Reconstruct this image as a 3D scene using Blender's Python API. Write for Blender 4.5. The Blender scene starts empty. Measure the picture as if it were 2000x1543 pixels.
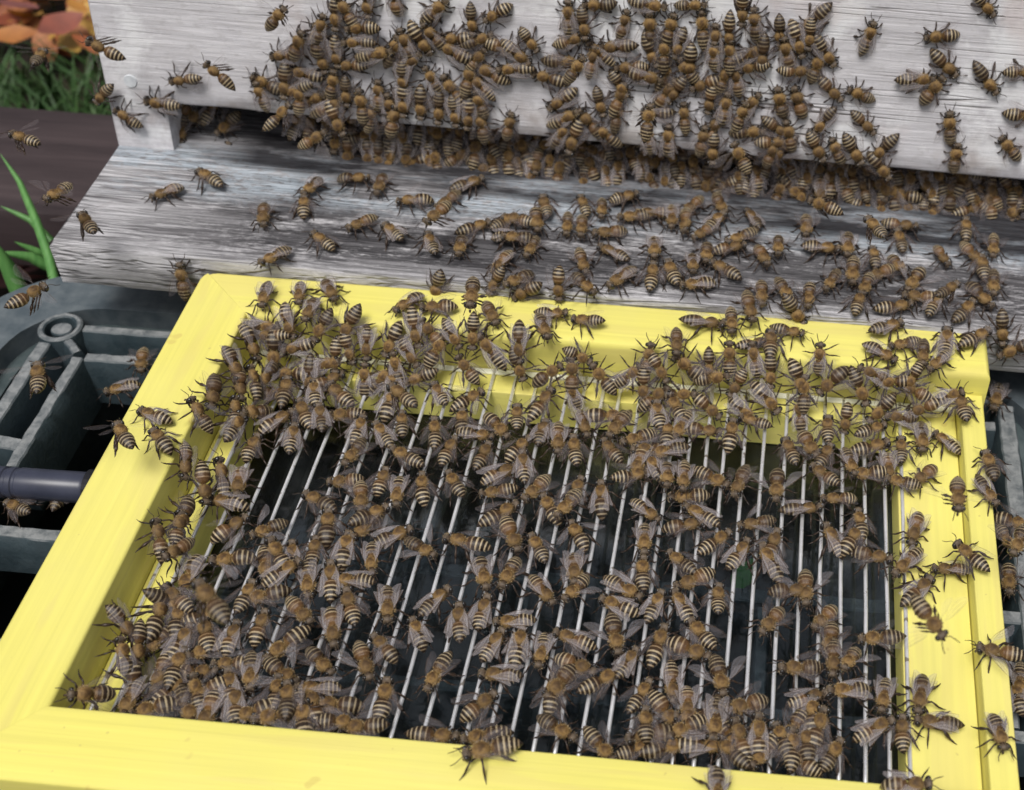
import bpy, bmesh, math, random
from math import sin, cos, pi, radians, sqrt
from mathutils import Vector, Matrix, noise
S = 0.001                                  # everything is written in millimetres, the scene is in metres
sc = bpy.context.scene
COL = sc.collection

# ------------------------------------------------------------------ camera
PITCH, YAW, ROLL = 0.7947636, 0.0516430, 0.0470338
CAM = Vector((192.3136, -151.2965, 299.0170))
FPX, CXP, CYP = 2600.0, 1367.03, 771.0
R3 = (Matrix.Rotation(YAW, 3, 'Z') @ Matrix.Rotation(PITCH, 3, 'X')) @ Matrix.Rotation(ROLL, 3, 'Z')
cam = bpy.data.cameras.new('camera')
co = bpy.data.objects.new('camera', cam); COL.objects.link(co)
co.matrix_world = Matrix.Translation(CAM * S) @ R3.to_4x4()
cam.sensor_fit = 'HORIZONTAL'; cam.sensor_width = 36
cam.lens = FPX / 2000 * 36
cam.shift_x = -(CXP - 1000) / 2000
cam.shift_y = (CYP - 771.5) / 2000
cam.clip_start = 0.01; cam.clip_end = 100
cam.dof.use_dof = True
cam.dof.focus_distance = 0.40
cam.dof.aperture_fstop = 17
sc.camera = co

# ------------------------------------------------------------------ world, sun, exposure
w = bpy.data.worlds.new('World'); sc.world = w; w.use_nodes = True
nt = w.node_tree; bg = nt.nodes['Background']
sky = nt.nodes.new('ShaderNodeTexSky'); sky.sky_type = 'NISHITA'; sky.sun_disc = False
SUN_EL, SUN_AZ = radians(67), radians(-164)       # azimuth from +Y towards +X
sky.sun_elevation = SUN_EL; sky.sun_rotation = SUN_AZ
sky.air_density = 1.0; sky.dust_density = 5.0; sky.ozone_density = 1.0
hs = nt.nodes.new('ShaderNodeHueSaturation'); hs.inputs['Saturation'].default_value = 0.25
nt.links.new(sky.outputs[0], hs.inputs['Color']); nt.links.new(hs.outputs[0], bg.inputs['Color'])
bg.inputs['Strength'].default_value = 0.08
sl = bpy.data.lights.new('sun', 'SUN'); sl.energy = 2.6; sl.angle = radians(24); sl.color = (1, 0.965, 0.92)
so = bpy.data.objects.new('sun', sl); COL.objects.link(so)
sd = Vector((sin(SUN_AZ) * cos(SUN_EL), cos(SUN_AZ) * cos(SUN_EL), sin(SUN_EL)))
so.rotation_euler = sd.to_track_quat('Z', 'Y').to_euler(); so.location = sd * 2
sc.view_settings.view_transform = 'Standard'; sc.view_settings.look = 'None'
sc.view_settings.exposure = 0.12; sc.view_settings.gamma = 1
sc.cycles.transparent_max_bounces = 24
sc.cycles.max_bounces = 8

# ------------------------------------------------------------------ helpers
def ray(u, v):
    return R3 @ Vector(((u - CXP) / FPX, -(v - CYP) / FPX, -1))
def hit(u, v, P, n, off=0.0):
    d = ray(u, v); n = Vector(n).normalized()
    den = n.dot(d)
    t = (n.dot(Vector(P)) + off - n.dot(CAM)) / den
    return CAM + d * t, t
def project(P):
    q = R3.transposed() @ (Vector(P) - CAM)
    return CXP + FPX * q.x / -q.z, CYP - FPX * q.y / -q.z
def tag(o, label=None, cat=None, group=None, kind=None):
    if label: o['label'] = label
    if cat: o['category'] = cat
    if group: o['group'] = group
    if kind: o['kind'] = kind
    return o
def empty(name, loc=(0, 0, 0)):
    o = bpy.data.objects.new(name, None); COL.objects.link(o); o.location = Vector(loc) * S
    o.empty_display_size = 0.005
    return o
def link(name, me, mat=None, parent=None):
    o = bpy.data.objects.new(name, me); COL.objects.link(o)
    if mat: me.materials.append(mat)
    if parent:
        o.parent = parent
        o.matrix_parent_inverse = Matrix.Translation(-parent.location)
    return o
def mesh_from(verts, faces, name='mesh', smooth=False, scale=S):
    me = bpy.data.meshes.new(name)
    me.from_pydata([tuple(c * scale for c in v) for v in verts], [], faces)
    me.validate(); me.update()
    if smooth:
        for p in me.polygons: p.use_smooth = True
    return me
def bm_obj(name, bm, mat, parent=None, smooth=False, autosmooth=None):
    for v in bm.verts: v.co *= S
    bmesh.ops.recalc_face_normals(bm, faces=bm.faces)
    me = bpy.data.meshes.new(name); bm.to_mesh(me); bm.free()
    if smooth:
        for p in me.polygons: p.use_smooth = True
    if autosmooth is not None:
        for p in me.polygons: p.use_smooth = True
        try: me.set_sharp_from_angle(angle=autosmooth)
        except Exception: pass
    return link(name, me, mat, parent)
def box(bm, x0, x1, y0, y1, z0, z1, bev=0.0, seg=2, M=None):
    vs = [bm.verts.new(c) for c in ((x0,y0,z0),(x1,y0,z0),(x1,y1,z0),(x0,y1,z0),(x0,y0,z1),(x1,y0,z1),(x1,y1,z1),(x0,y1,z1))]
    fs = [bm.faces.new([vs[i] for i in f]) for f in ((0,3,2,1),(4,5,6,7),(0,1,5,4),(1,2,6,5),(2,3,7,6),(3,0,4,7))]
    if bev > 0:
        es = list({e for f in fs for e in f.edges})
        r = bmesh.ops.bevel(bm, geom=es, offset=bev, segments=seg, affect='EDGES', profile=0.5)
        if M:
            for v in {v for f in r['faces'] for v in f.verts} | {v for v in vs if v.is_valid}: v.co = M @ v.co
    elif M:
        for v in vs: v.co = M @ v.co
def tube_vf(pts, rads, n=6, caps=True):
    V, F = [], []
    prev = None
    for i, p in enumerate(pts):
        p = Vector(p)
        d = (Vector(pts[min(i+1, len(pts)-1)]) - Vector(pts[max(i-1, 0)])).normalized()
        a = d.cross(Vector((0, 0, 1)))
        if a.length < 0.1: a = d.cross(Vector((0, 1, 0)))
        a.normalize()
        if prev is not None and a.dot(prev) < 0: a = -a
        prev = a; b = d.cross(a)
        for k in range(n):
            t = 2 * pi * k / n
            V.append(p + (a * cos(t) + b * sin(t)) * rads[i])
    for i in range(len(pts) - 1):
        for k in range(n):
            F.append((i*n+k, i*n+(k+1)%n, (i+1)*n+(k+1)%n, (i+1)*n+k))
    if caps:
        F.append(tuple(range(n))[::-1]); F.append(tuple((len(pts)-1)*n+k for k in range(n)))
    return V, F

# ------------------------------------------------------------------ materials
class NT:
    def __init__(s, name):
        s.m = bpy.data.materials.new(name); s.m.use_nodes = True
        s.t = s.m.node_tree; s.b = s.t.nodes['Principled BSDF']; s.out = s.t.nodes['Material Output']
    def n(s, typ, **kw):
        nd = s.t.nodes.new(typ)
        for k, v in kw.items():
            if k in nd.inputs.keys(): s.set(nd.inputs[k], v)
            else: setattr(nd, k, v)
        return nd
    def set(s, inp, v):
        if hasattr(v, 'is_output') or isinstance(v, bpy.types.NodeSocket): s.t.links.new(v, inp)
        else: inp.default_value = v
    def math(s, op, a, b=0.0, clamp=False):
        nd = s.t.nodes.new('ShaderNodeMath'); nd.operation = op; nd.use_clamp = clamp
        s.set(nd.inputs[0], a); s.set(nd.inputs[1], b); return nd.outputs[0]
    def mix(s, f, a, b, blend='MIX'):
        nd = s.t.nodes.new('ShaderNodeMix'); nd.data_type = 'RGBA'; nd.blend_type = blend
        s.set(nd.inputs[0], f)
        for i, v in ((6, a), (7, b)):
            if isinstance(v, (tuple, list)): v = (*v[:3], 1)
            s.set(nd.inputs[i], v)
        return nd.outputs[2]
    def coord(s, kind='Object', scale=(1, 1, 1), loc=(0, 0, 0), rot=(0, 0, 0)):
        tc = s.t.nodes.new('ShaderNodeTexCoord'); mp = s.t.nodes.new('ShaderNodeMapping')
        mp.inputs['Scale'].default_value = scale; mp.inputs['Location'].default_value = loc; mp.inputs['Rotation'].default_value = rot
        s.t.links.new(tc.outputs[kind], mp.inputs[0]); return mp.outputs[0]
    def noise(s, vec, scale=5, detail=4, rough=0.5, dist=0.0):
        nd = s.t.nodes.new('ShaderNodeTexNoise'); s.t.links.new(vec, nd.inputs['Vector'])
        nd.inputs['Scale'].default_value = scale; nd.inputs['Detail'].default_value = detail
        nd.inputs['Roughness'].default_value = rough; nd.inputs['Distortion'].default_value = dist
        return nd.outputs['Fac']
    def ramp(s, f, stops, interp='LINEAR'):
        nd = s.t.nodes.new('ShaderNodeValToRGB'); s.set(nd.inputs[0], f); cr = nd.color_ramp; cr.interpolation = interp
        while len(cr.elements) < len(stops): cr.elements.new(0.5)
        for e, (p, c) in zip(cr.elements, stops):
            e.position = p
            e.color = (c, c, c, 1) if isinstance(c, (int, float)) else (*c, 1)
        return nd.outputs[0]
    def bump(s, h, strength=0.3, dist=0.001):
        nd = s.t.nodes.new('ShaderNodeBump'); s.set(nd.inputs['Height'], h)
        nd.inputs['Strength'].default_value = strength; nd.inputs['Distance'].default_value = dist
        s.t.links.new(nd.outputs[0], s.b.inputs['Normal']); return nd
    def base(s, c): s.set(s.b.inputs['Base Color'], (*c, 1) if isinstance(c, tuple) else c)
    def rough(s, r): s.set(s.b.inputs['Roughness'], r)
def clampmul(N, a, b): return N.math('MULTIPLY', a, b, True)

# yellow paint over planed pine: faint grain, tiny specks
def yellow_mat(name, axis, col=(0.745, 0.680, 0.165)):
    N = NT(name)
    sc3 = (12, 900, 900) if axis == 'x' else (900, 12, 900)
    g = N.noise(N.coord(scale=sc3), 0.55, 4, 0.6, 0.3)
    g2 = N.noise(N.coord(scale=(30, 260, 260) if axis == 'x' else (260, 30, 260)), 0.5, 2, 0.5, 0.6)
    big = N.noise(N.coord(scale=(1, 1, 1)), 14, 3)
    c = N.mix(N.ramp(g, [(0.35, 0.0), (0.75, 1.0)]), tuple(x * 0.88 for x in col), tuple(min(1, x * 1.03) for x in col))
    c = N.mix(clampmul(N, N.ramp(g2, [(0.52, 0.0), (0.6, 1.0)]), 0.55), c, (0.65, 0.56, 0.17))
    c = N.mix(clampmul(N, N.ramp(big, [(0.4, 0.0), (0.7, 1.0)]), 0.4), c, (0.76, 0.70, 0.25))
    sp = N.noise(N.coord(scale=(1, 1, 1)), 420, 1)
    c = N.mix(clampmul(N, N.ramp(sp, [(0.76, 0.0), (0.80, 1.0)]), 0.45), c, (0.45, 0.36, 0.12))
    dr = N.ramp(N.noise(N.coord(loc=(.2, .5, .1)), 95, 2), [(0.715, 0.0), (0.74, 1.0)])
    c = N.mix(clampmul(N, dr, 0.35), c, (0.48, 0.33, 0.10))
    gm = N.ramp(N.noise(N.coord(scale=(1, 1, 1)), 22, 5, .65), [(0.45, 0.0), (0.75, 1.0)])
    c = N.mix(clampmul(N, gm, 0.30), c, (0.62, 0.56, 0.20))
    N.base(c); N.rough(0.62); N.b.inputs['Specular IOR Level'].default_value = 0.2
    N.bump(N.math('ADD', g, N.math('MULTIPLY', g2, 0.6)), 0.35, 0.0004)
    return N.m
M_yx = yellow_mat('yellow_paint_long', 'x'); M_yy = yellow_mat('yellow_paint_cross', 'y')

def wire_mat():
    N = NT('steel_wire'); N.base((0.88, 0.89, 0.93)); N.b.inputs['Metallic'].default_value = .7
    sp = N.ramp(N.noise(N.coord(scale=(1, 1, 1), loc=(.1, 0, 0)), 210, 2), [(0.66, 0.0), (0.70, 1.0)])
    N.set(N.b.inputs['Base Color'], N.mix(clampmul(N, sp, .75), (0.97, 0.97, 1.0), (0.20, 0.15, 0.09)))
    N.rough(N.ramp(N.noise(N.coord(), 120, 2), [(0.3, 0.22), (0.7, 0.50)])); return N.m
M_wire = wire_mat()
def glass_mat():
    N = NT('glass_plate')
    tr = N.n('ShaderNodeBsdfTransparent'); tr.inputs[0].default_value = (0.60, 0.65, 0.68, 1)
    gl = N.n('ShaderNodeBsdfGlossy'); gl.inputs['Roughness'].default_value = 0.06; gl.inputs[0].default_value = (1, 1, 1, 1)
    df = N.n('ShaderNodeBsdfDiffuse'); df.inputs[0].default_value = (0.20, 0.23, 0.24, 1)
    fr = N.n('ShaderNodeFresnel'); fr.inputs[0].default_value = 1.5
    sm = N.noise(N.coord(scale=(1, 0.5, 1)), 40, 5, 0.6, 0.8)
    m1 = N.n('ShaderNodeMixShader'); N.set(m1.inputs[0], N.ramp(sm, [(0.42, 0.01), (0.75, 0.10)]))
    N.t.links.new(tr.outputs[0], m1.inputs[1]); N.t.links.new(df.outputs[0], m1.inputs[2])
    m2 = N.n('ShaderNodeMixShader'); N.t.links.new(fr.outputs[0], m2.inputs[0])
    N.t.links.new(m1.outputs[0], m2.inputs[1]); N.t.links.new(gl.outputs[0], m2.inputs[2])
    N.t.links.new(m2.outputs[0], N.out.inputs[0]); return N.m
M_glass = glass_mat()

def hive_wall_mat():
    N = NT('weathered_white_paint')
    o = N.coord()
    g = N.noise(N.coord(scale=(30, 420, 420)), 1.0, 8, 0.78, 0.4)
    g2 = N.noise(N.coord(scale=(22, 1300, 1300)), 1.0, 4, 0.6, 0.2)
    mot = N.noise(N.coord(scale=(1, 1, 1.6)), 230, 6, 0.7)
    crack = N.ramp(N.noise(N.coord(scale=(3.5, 170, 170), loc=(4, 2, 1)), 1.0, 2, 0.4, 0.5), [(0.486, 0.0), (0.498, 1.0), (0.502, 1.0), (0.514, 0.0)])
    crmask = N.ramp(N.noise(N.coord(scale=(9, 30, 30)), 1.0, 3), [(0.50, 0.0), (0.62, 1.0)])
    patch = N.ramp(N.noise(N.coord(scale=(1.0, 1, 1), loc=(.31, 0, .1)), 24, 6, 0.62, 0.3), [(0.50, 0.0), (0.56, 1.0)])
    c = N.mix(N.ramp(g, [(0.32, 0.0), (0.68, 1.0)]), (0.44, 0.43, 0.455), (0.70, 0.69, 0.725))
    c = N.mix(clampmul(N, N.ramp(mot, [(0.52, 0.0), (0.70, 1.0)]), 0.45), c, (0.33, 0.315, 0.325))
    c = N.mix(clampmul(N, patch, 0.6), c, (0.80, 0.81, 0.83))
    c = N.mix(clampmul(N, N.ramp(g2, [(0.58, 0.0), (0.72, 1.0)]), 0.4), c, (0.30, 0.27, 0.27))
    c = N.mix(clampmul(N, clampmul(N, crack, crmask), 0.75), c, (0.10, 0.08, 0.075))
    # brown weather stain near the lower edge
    sx = N.n('ShaderNodeSeparateXYZ'); N.t.links.new(o, sx.inputs[0])
    low = N.ramp(N.math('MULTIPLY', sx.outputs[2], 10), [(0.24, 1.0), (0.42, 0.0)])
    st = N.ramp(N.noise(o, 45, 5, 0.6), [(0.48, 0.0), (0.66, 1.0)])
    c = N.mix(clampmul(N, clampmul(N, low, st), 0.6), c, (0.22, 0.16, 0.12))
    pk = N.ramp(N.noise(N.coord(loc=(.7, .1, .3)), 30, 3, 0.5), [(0.6, 0.0), (0.7, 1.0)])
    c = N.mix(clampmul(N, pk, 0.4), c, (0.50, 0.40, 0.38))
    N.base(c); N.rough(0.75)
    N.bump(N.math('ADD', N.math('MULTIPLY', g2, 0.5), N.math('SUBTRACT', g, N.math('MULTIPLY', clampmul(N, crack, crmask), 2.0))), 0.55, 0.0008)
    return N.m
M_wall = hive_wall_mat()
def landing_mat():
    N = NT('weathered_grey_board')
    o = N.coord(); sx = N.n('ShaderNodeSeparateXYZ'); N.t.links.new(o, sx.inputs[0])
    Y = sx.outputs[1]; X = sx.outputs[0]
    g = N.noise(N.coord(scale=(26, 640, 400)), 1.0, 8, 0.8, 0.5)
    ridge = N.noise(N.coord(scale=(10, 430, 200)), 1.0, 7, 0.72, 1.0)
    c = N.mix(N.ramp(g, [(0.34, 0.0), (0.60, 1.0)]), (0.40, 0.39, 0.405), (0.72, 0.71, 0.74))
    c = N.mix(clampmul(N, N.ramp(ridge, [(0.55, 0.0), (0.62, 1.0)]), 0.55), c, (0.20, 0.19, 0.20))
    fine = N.noise(N.coord(scale=(13, 330, 150), loc=(2, 1, 0)), 1.0, 3, 0.5, 0.6)
    line = N.ramp(fine, [(0.455, 0.0), (0.492, 1.0), (0.508, 1.0), (0.545, 0.0)])
    line2 = N.ramp(N.noise(N.coord(scale=(18, 480, 150), loc=(7, 3, 0)), 1.0, 3, 0.5, 0.4), [(0.465, 0.0), (0.495, 1.0), (0.505, 1.0), (0.535, 0.0)])
    lm = N.ramp(N.noise(N.coord(scale=(25, 90, 40)), 1.0, 3), [(0.38, 0.15), (0.55, 1.0)])
    c = N.mix(clampmul(N, clampmul(N, N.math('MAXIMUM', line, line2), lm), 0.72), c, (0.08, 0.075, 0.08))
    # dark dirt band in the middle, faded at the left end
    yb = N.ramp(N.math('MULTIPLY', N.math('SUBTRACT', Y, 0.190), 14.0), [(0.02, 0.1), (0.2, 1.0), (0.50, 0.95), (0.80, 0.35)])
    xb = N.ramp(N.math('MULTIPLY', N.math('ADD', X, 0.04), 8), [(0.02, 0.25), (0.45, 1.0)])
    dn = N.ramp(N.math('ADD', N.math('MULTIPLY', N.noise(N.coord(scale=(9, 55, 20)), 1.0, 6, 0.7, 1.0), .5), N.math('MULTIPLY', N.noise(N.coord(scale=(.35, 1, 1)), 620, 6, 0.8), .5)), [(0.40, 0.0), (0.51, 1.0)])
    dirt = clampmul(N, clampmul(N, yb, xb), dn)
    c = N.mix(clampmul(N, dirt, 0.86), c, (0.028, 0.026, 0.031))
    # pale blue paint left near the back
    bb = N.ramp(N.math('MULTIPLY', N.math('SUBTRACT', Y, 0.222), 20.0), [(0.05, 0.0), (0.30, 1.0), (0.70, 0.9), (0.85, 0.0)])
    bn = N.ramp(N.noise(N.coord(scale=(16, 60, 30), loc=(0.7, .2, 0)), 1.0, 7, 0.72, 0.8), [(0.40, 0.0), (0.52, 1.0)])
    chips = N.ramp(N.noise(N.coord(scale=(.5, 1, 1)), 520, 5, 0.75), [(0.40, 0.0), (0.50, 1.0)])
    c = N.mix(clampmul(N, clampmul(N, clampmul(N, bb, bn), chips), 0.62), c, (0.52, 0.61, 0.70))
    # dirt and the shade inside the entrance, painted together as one black band
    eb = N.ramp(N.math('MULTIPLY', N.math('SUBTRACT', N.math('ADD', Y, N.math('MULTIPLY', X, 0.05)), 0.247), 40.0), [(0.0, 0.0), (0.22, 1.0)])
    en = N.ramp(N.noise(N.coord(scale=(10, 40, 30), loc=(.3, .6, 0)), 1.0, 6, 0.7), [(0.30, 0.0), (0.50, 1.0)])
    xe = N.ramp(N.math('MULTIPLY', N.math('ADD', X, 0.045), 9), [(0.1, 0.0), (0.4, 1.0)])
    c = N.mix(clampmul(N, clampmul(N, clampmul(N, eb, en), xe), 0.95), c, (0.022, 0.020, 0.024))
    N.base(c); N.rough(0.8); N.b.inputs['Specular IOR Level'].default_value = 0.25
    N.bump(N.math('SUBTRACT', N.math('ADD', N.math('MULTIPLY', g, 0.7), ridge), N.math('MULTIPLY', N.math('MAXIMUM', line, line2), .8)), 0.8, 0.0012)
    return N.m
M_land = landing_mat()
def simple(name, c1, c2, scale=60, rough=0.6, bumpd=0.0, spec=0.4, sc3=(1, 1, 1), det=5, lo=0.35, hi=0.65):
    N = NT(name); n1 = N.noise(N.coord(scale=sc3), scale, det, 0.6, 0.2)
    N.base(N.mix(N.ramp(n1, [(lo, 0.0), (hi, 1.0)]), c1, c2)); N.rough(rough)
    N.b.inputs['Specular IOR Level'].default_value = spec
    if bumpd: N.bump(n1, 0.6, bumpd)
    return N.m
M_plastic = simple('grey_green_plastic', (0.045, 0.062, 0.066), (0.085, 0.108, 0.112), 90, 0.42, 0.0003)
def scuffed():
    N = NT('scuffed_plastic')
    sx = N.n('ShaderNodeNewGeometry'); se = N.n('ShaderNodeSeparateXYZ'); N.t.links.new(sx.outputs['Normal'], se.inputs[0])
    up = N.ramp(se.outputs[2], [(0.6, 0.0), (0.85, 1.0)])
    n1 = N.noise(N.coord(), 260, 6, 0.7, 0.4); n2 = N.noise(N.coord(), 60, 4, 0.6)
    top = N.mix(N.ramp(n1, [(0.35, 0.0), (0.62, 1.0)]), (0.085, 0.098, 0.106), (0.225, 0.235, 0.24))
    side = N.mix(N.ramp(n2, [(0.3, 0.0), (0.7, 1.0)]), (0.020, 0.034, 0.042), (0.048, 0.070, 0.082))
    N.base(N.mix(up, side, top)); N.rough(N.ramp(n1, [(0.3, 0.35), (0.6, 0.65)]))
    N.bump(n1, 0.7, 0.0005); return N.m
M_scuff = scuffed()
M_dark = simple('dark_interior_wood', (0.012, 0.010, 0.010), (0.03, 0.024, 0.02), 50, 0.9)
M_plank = simple('dark_stained_plank', (0.026, 0.018, 0.020), (0.058, 0.042, 0.044), 1.0, 0.75, 0.0008, 0.3, (8, 120, 60))
M_rod = simple('blue_black_plastic', (0.030, 0.034, 0.055), (0.045, 0.05, 0.078), 80, 0.33)
M_purple = simple('purple_black_sleeve', (0.020, 0.012, 0.026), (0.05, 0.035, 0.06), 200, 0.3, 0.0002)
M_soil = simple('dark_soil', (0.012, 0.009, 0.007), (0.05, 0.035, 0.024), 30, 0.95, 0.01)
def leaf_mat(name, c1, c2, c3):
    N = NT(name); ob = N.n('ShaderNodeObjectInfo'); at = N.n('ShaderNodeAttribute', attribute_name='tint')
    r = N.math('FRACT', N.math('ADD', at.outputs['Fac'], ob.outputs['Random']))
    c = N.ramp(r, [(0.0, c1), (0.35, c2), (0.7, c3), (1.0, c1)])
    n1 = N.noise(N.coord(), 60, 4)
    N.base(N.mix(N.ramp(n1, [(0.3, 0.0), (0.7, 0.6)]), c, tuple(x * 0.45 for x in c2))); N.rough(0.6); return N.m
M_leaf = leaf_mat('fallen_leaf', (0.50, 0.24, 0.04), (0.30, 0.06, 0.03), (0.60, 0.40, 0.08))
M_leafred = leaf_mat('red_brown_leaf', (0.25, 0.06, 0.05), (0.20, 0.08, 0.07), (0.48, 0.16, 0.06))
M_grass = leaf_mat('grass_green', (0.035, 0.095, 0.018), (0.02, 0.06, 0.012), (0.06, 0.13, 0.03))
M_blade = simple('fresh_grass_blade', (0.07, 0.20, 0.05), (0.12, 0.28, 0.08), 4, 0.45, 0, 0.4, (200, 8, 8))

# ------------------------------------------------------------------ setting: soil, plank under the hive
def ground():
    bm = bmesh.new()
    n = 60; rng = random.Random(1)
    xs = [-30000, -8000, -2500, -1200] + [-900 + i * 30 for i in range(61)] + [1300, 2500, 8000, 30000]
    ys = [-30000, -8000, -2500, -1000] + [-600 + i * 30 for i in range(75)] + [2100, 3500, 8000, 30000]
    g = [[bm.verts.new((x, y, -152 + 16 * noise.noise(Vector((x * .012, y * .012, 3))))) for x in xs] for y in ys]
    for j in range(len(ys) - 1):
        for i in range(len(xs) - 1): bm.faces.new((g[j][i], g[j][i+1], g[j+1][i+1], g[j+1][i]))
    o = bm_obj('ground', bm, M_soil, smooth=True); tag(o, kind='structure')
ground()

def leaf_geo(L, Wd, rng, curl=0.25):
    V, F = [], []
    n = 6
    for i in range(n + 1):
        t = i / n
        wd = Wd * (sin(pi * min(1, t * 0.97 + 0.02)) ** 0.75) * (1 - 0.25 * t) * 0.5 * (1 + rng.uniform(-.12, .12))
        z = curl * L * (t - .5) ** 2
        V += [(t * L - L / 2, -wd, z + wd * .25), (t * L - L / 2, 0, z), (t * L - L / 2, wd, z + wd * .25)]
    for i in range(n):
        a = i * 3
        F += [(a, a+1, a+4, a+3), (a+1, a+2, a+5, a+4)]
    return V, F
def scatter_stuff(name, label, cat, mat, count, geo, place, seed):
    rng = random.Random(seed); V, F, T = [], [], []
    for i in range(count):
        v, f = geo(rng); M = place(rng); b = len(V); t = rng.random()
        V += [M @ Vector(p) for p in v]; F += [tuple(b + k for k in q) for q in f]; T += [t] * len(v)
    me = mesh_from(V, F, name, True); at = me.attributes.new('tint', 'FLOAT', 'POINT'); at.data.foreach_set('value', T)
    o = link(name, me, mat); tag(o, label, cat, kind='stuff'); return o
def flat_place(x0, x1, y0, y1, z, tilt):
    def f(rng):
        x, y = rng.uniform(x0, x1), rng.uniform(y0, y1)
        return Matrix.Translation((x, y, z + rng.uniform(0, 14))) @ Matrix.Rotation(rng.uniform(0, 6.28), 4, 'Z') @ Matrix.Rotation(rng.gauss(0, tilt), 4, 'X') @ Matrix.Rotation(rng.gauss(0, tilt), 4, 'Y')
    return f
scatter_stuff('leaf_litter', 'orange, yellow and brown leaf litter on the soil beyond the dark plank', 'leaf litter', M_leaf, 900,
    lambda r: leaf_geo(r.uniform(16, 38), r.uniform(7, 20), r), flat_place(-560, -100, 535, 1000, -138, .35), 5)
scatter_stuff('leaf_litter', 'red brown leaf litter in the gap beside the plastic crate', 'leaf litter', M_leafred, 160,
    lambda r: leaf_geo(r.uniform(18, 36), r.uniform(9, 20), r), flat_place(-420, -60, 150, 420, -150, .35), 6)
def blade_geo(r, L=None, Wd=None, bend=None):
    L = L or r.uniform(22, 55); Wd = Wd or r.uniform(1.4, 3.0); bend = bend if bend is not None else r.uniform(.2, .9)
    V, F = [], []; n = 8
    for i in range(n + 1):
        t = i / n; wd = Wd * .5 * (1 - t ** 2.2) + .05
        x = L * bend * t * t; z = L * (t - .35 * bend * t * t)
        V += [(x, -wd, z + wd * .35), (x, 0, z), (x, wd, z + wd * .35)]
    for i in range(n):
        a = i * 3; F += [(a, a+1, a+4, a+3), (a+1, a+2, a+5, a+4)]
    return V, F
def grass_place(x0, x1, y0, y1):
    def f(rng): return Matrix.Translation((rng.uniform(x0, x1), rng.uniform(y0, y1), -155)) @ Matrix.Rotation(rng.uniform(0, 6.28), 4, 'Z')
    return f
scatter_stuff('grass', 'dark green grass growing behind the dark plank', 'grass', M_grass, 900, blade_geo, grass_place(-340, -120, 430, 530), 8)
scatter_stuff('grass', 'loose green grass between the leaves at the far left', 'grass', M_grass, 160, blade_geo, grass_place(-520, -80, 560, 900), 9)
# big leaves one can tell apart at the top left
for (u, v, L, Wd, rz, mat, lab) in ((30, 70, 26, 17, .3, M_leaf, 'large yellow fallen leaf at the far left above the grass'),
        (120, 50, 30, 20, 1.0, M_leafred, 'dull red fallen leaf against the left end of the hive'),
        (150, 15, 24, 12, 2.4, M_leaf, 'narrow orange leaf lying above the dull red leaf'),
        (35, 15, 30, 17, 2.9, M_leafred, 'brown fallen leaf at the far top left corner')):
    p, _ = hit(u, v, (0, 0, -116), (0, 0, 1)); V, F = leaf_geo(L, Wd, random.Random(u), .3)
    M = Matrix.Translation(p) @ Matrix.Rotation(rz, 4, 'Z') @ Matrix.Rotation(.3, 4, 'X')
    me = mesh_from([M @ Vector(q) for q in V], F, 'fallen_leaf', True)
    tag(link('fallen_leaf', me, mat), lab, 'leaf', 'fallen leaves')
p, _ = hit(1452, 1126, (0, 0, -58), (0, 0, 1)); V, F = leaf_geo(15, 9, random.Random(4), .3)
me = mesh_from([Matrix.Translation(p) @ Matrix.Rotation(1.2, 4, 'Z') @ Vector(q) for q in V], F, 'green_leaf', True)
tag(link('green_leaf', me, simple('bright_green_leaf', (0.05, 0.30, 0.03), (0.10, 0.42, 0.05), 80, .5)), 'small bright green leaf showing under the dark glass of the frame', 'leaf')
# dark plank the hive stands on
bm = bmesh.new(); box(bm, -420, 520, 292, 372, -92, -60, 2.5)
o = bm_obj('stand_plank', bm, M_plank, autosmooth=.6); tag(o, 'dark purple brown wooden plank running under the hive at the left', 'plank')
bm = bmesh.new(); box(bm, -30, 520, 520, 600, -92, -60, 2.5)
o = bm_obj('stand_plank', bm, M_plank, autosmooth=.6); tag(o, 'dark plank under the back of the hive', 'plank')
# near grass blades at the left edge, traced from the photo as points at their own distance
def blade_obj(pts, wpx, lab, z0=-57, z1=-30):
    P = []
    for i, (u, v) in enumerate(pts):
        t = i / (len(pts) - 1); p, _ = hit(u, v, (0, 0, z0 + (z1 - z0) * t), (0, 0, 1)); P.append(p)
    V, F = [], []
    # smooth
    Q = []
    for i in range(len(P) - 1):
        for k in range(5): Q.append(P[i].lerp(P[i+1], k / 5))
    Q.append(P[-1])
    for i, p in enumerate(Q):
        t = i / (len(Q) - 1); d = (Q[min(i+1, len(Q)-1)] - Q[max(i-1, 0)]).normalized()
        s = d.cross((p - CAM).normalized()).normalized(); wd = wpx * .5 * (1 - t ** 3) * .98 + .06
        up = (CAM - p).normalized()
        V += [p - s * wd + up * wd * .4, p, p + s * wd + up * wd * .4, p - up * .25]
    for i in range(len(Q) - 1):
        a = i * 4; F += [(a, a+1, a+5, a+4), (a+1, a+2, a+6, a+5), (a, a+4, a+7, a+3), (a+3, a+7, a+6, a+2)]
    tag(link('grass_blade', mesh_from(V, F, 'grass_blade', True), M_blade), lab, 'grass', 'grass blades left of the landing board')
blade_obj([(112, 575), (95, 500), (70, 430), (38, 355), (0, 300)], 3.8, 'long broad green grass blade beside the corner of the landing board')
blade_obj([(48, 590), (20, 530), (-12, 470)], 7.0, 'short wide green grass blade at the left edge above the crate')
blade_obj([(100, 470), (60, 430), (0, 402)], 3.0, 'thin green grass blade crossing behind the long broad blade', -56, -45)
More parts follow.
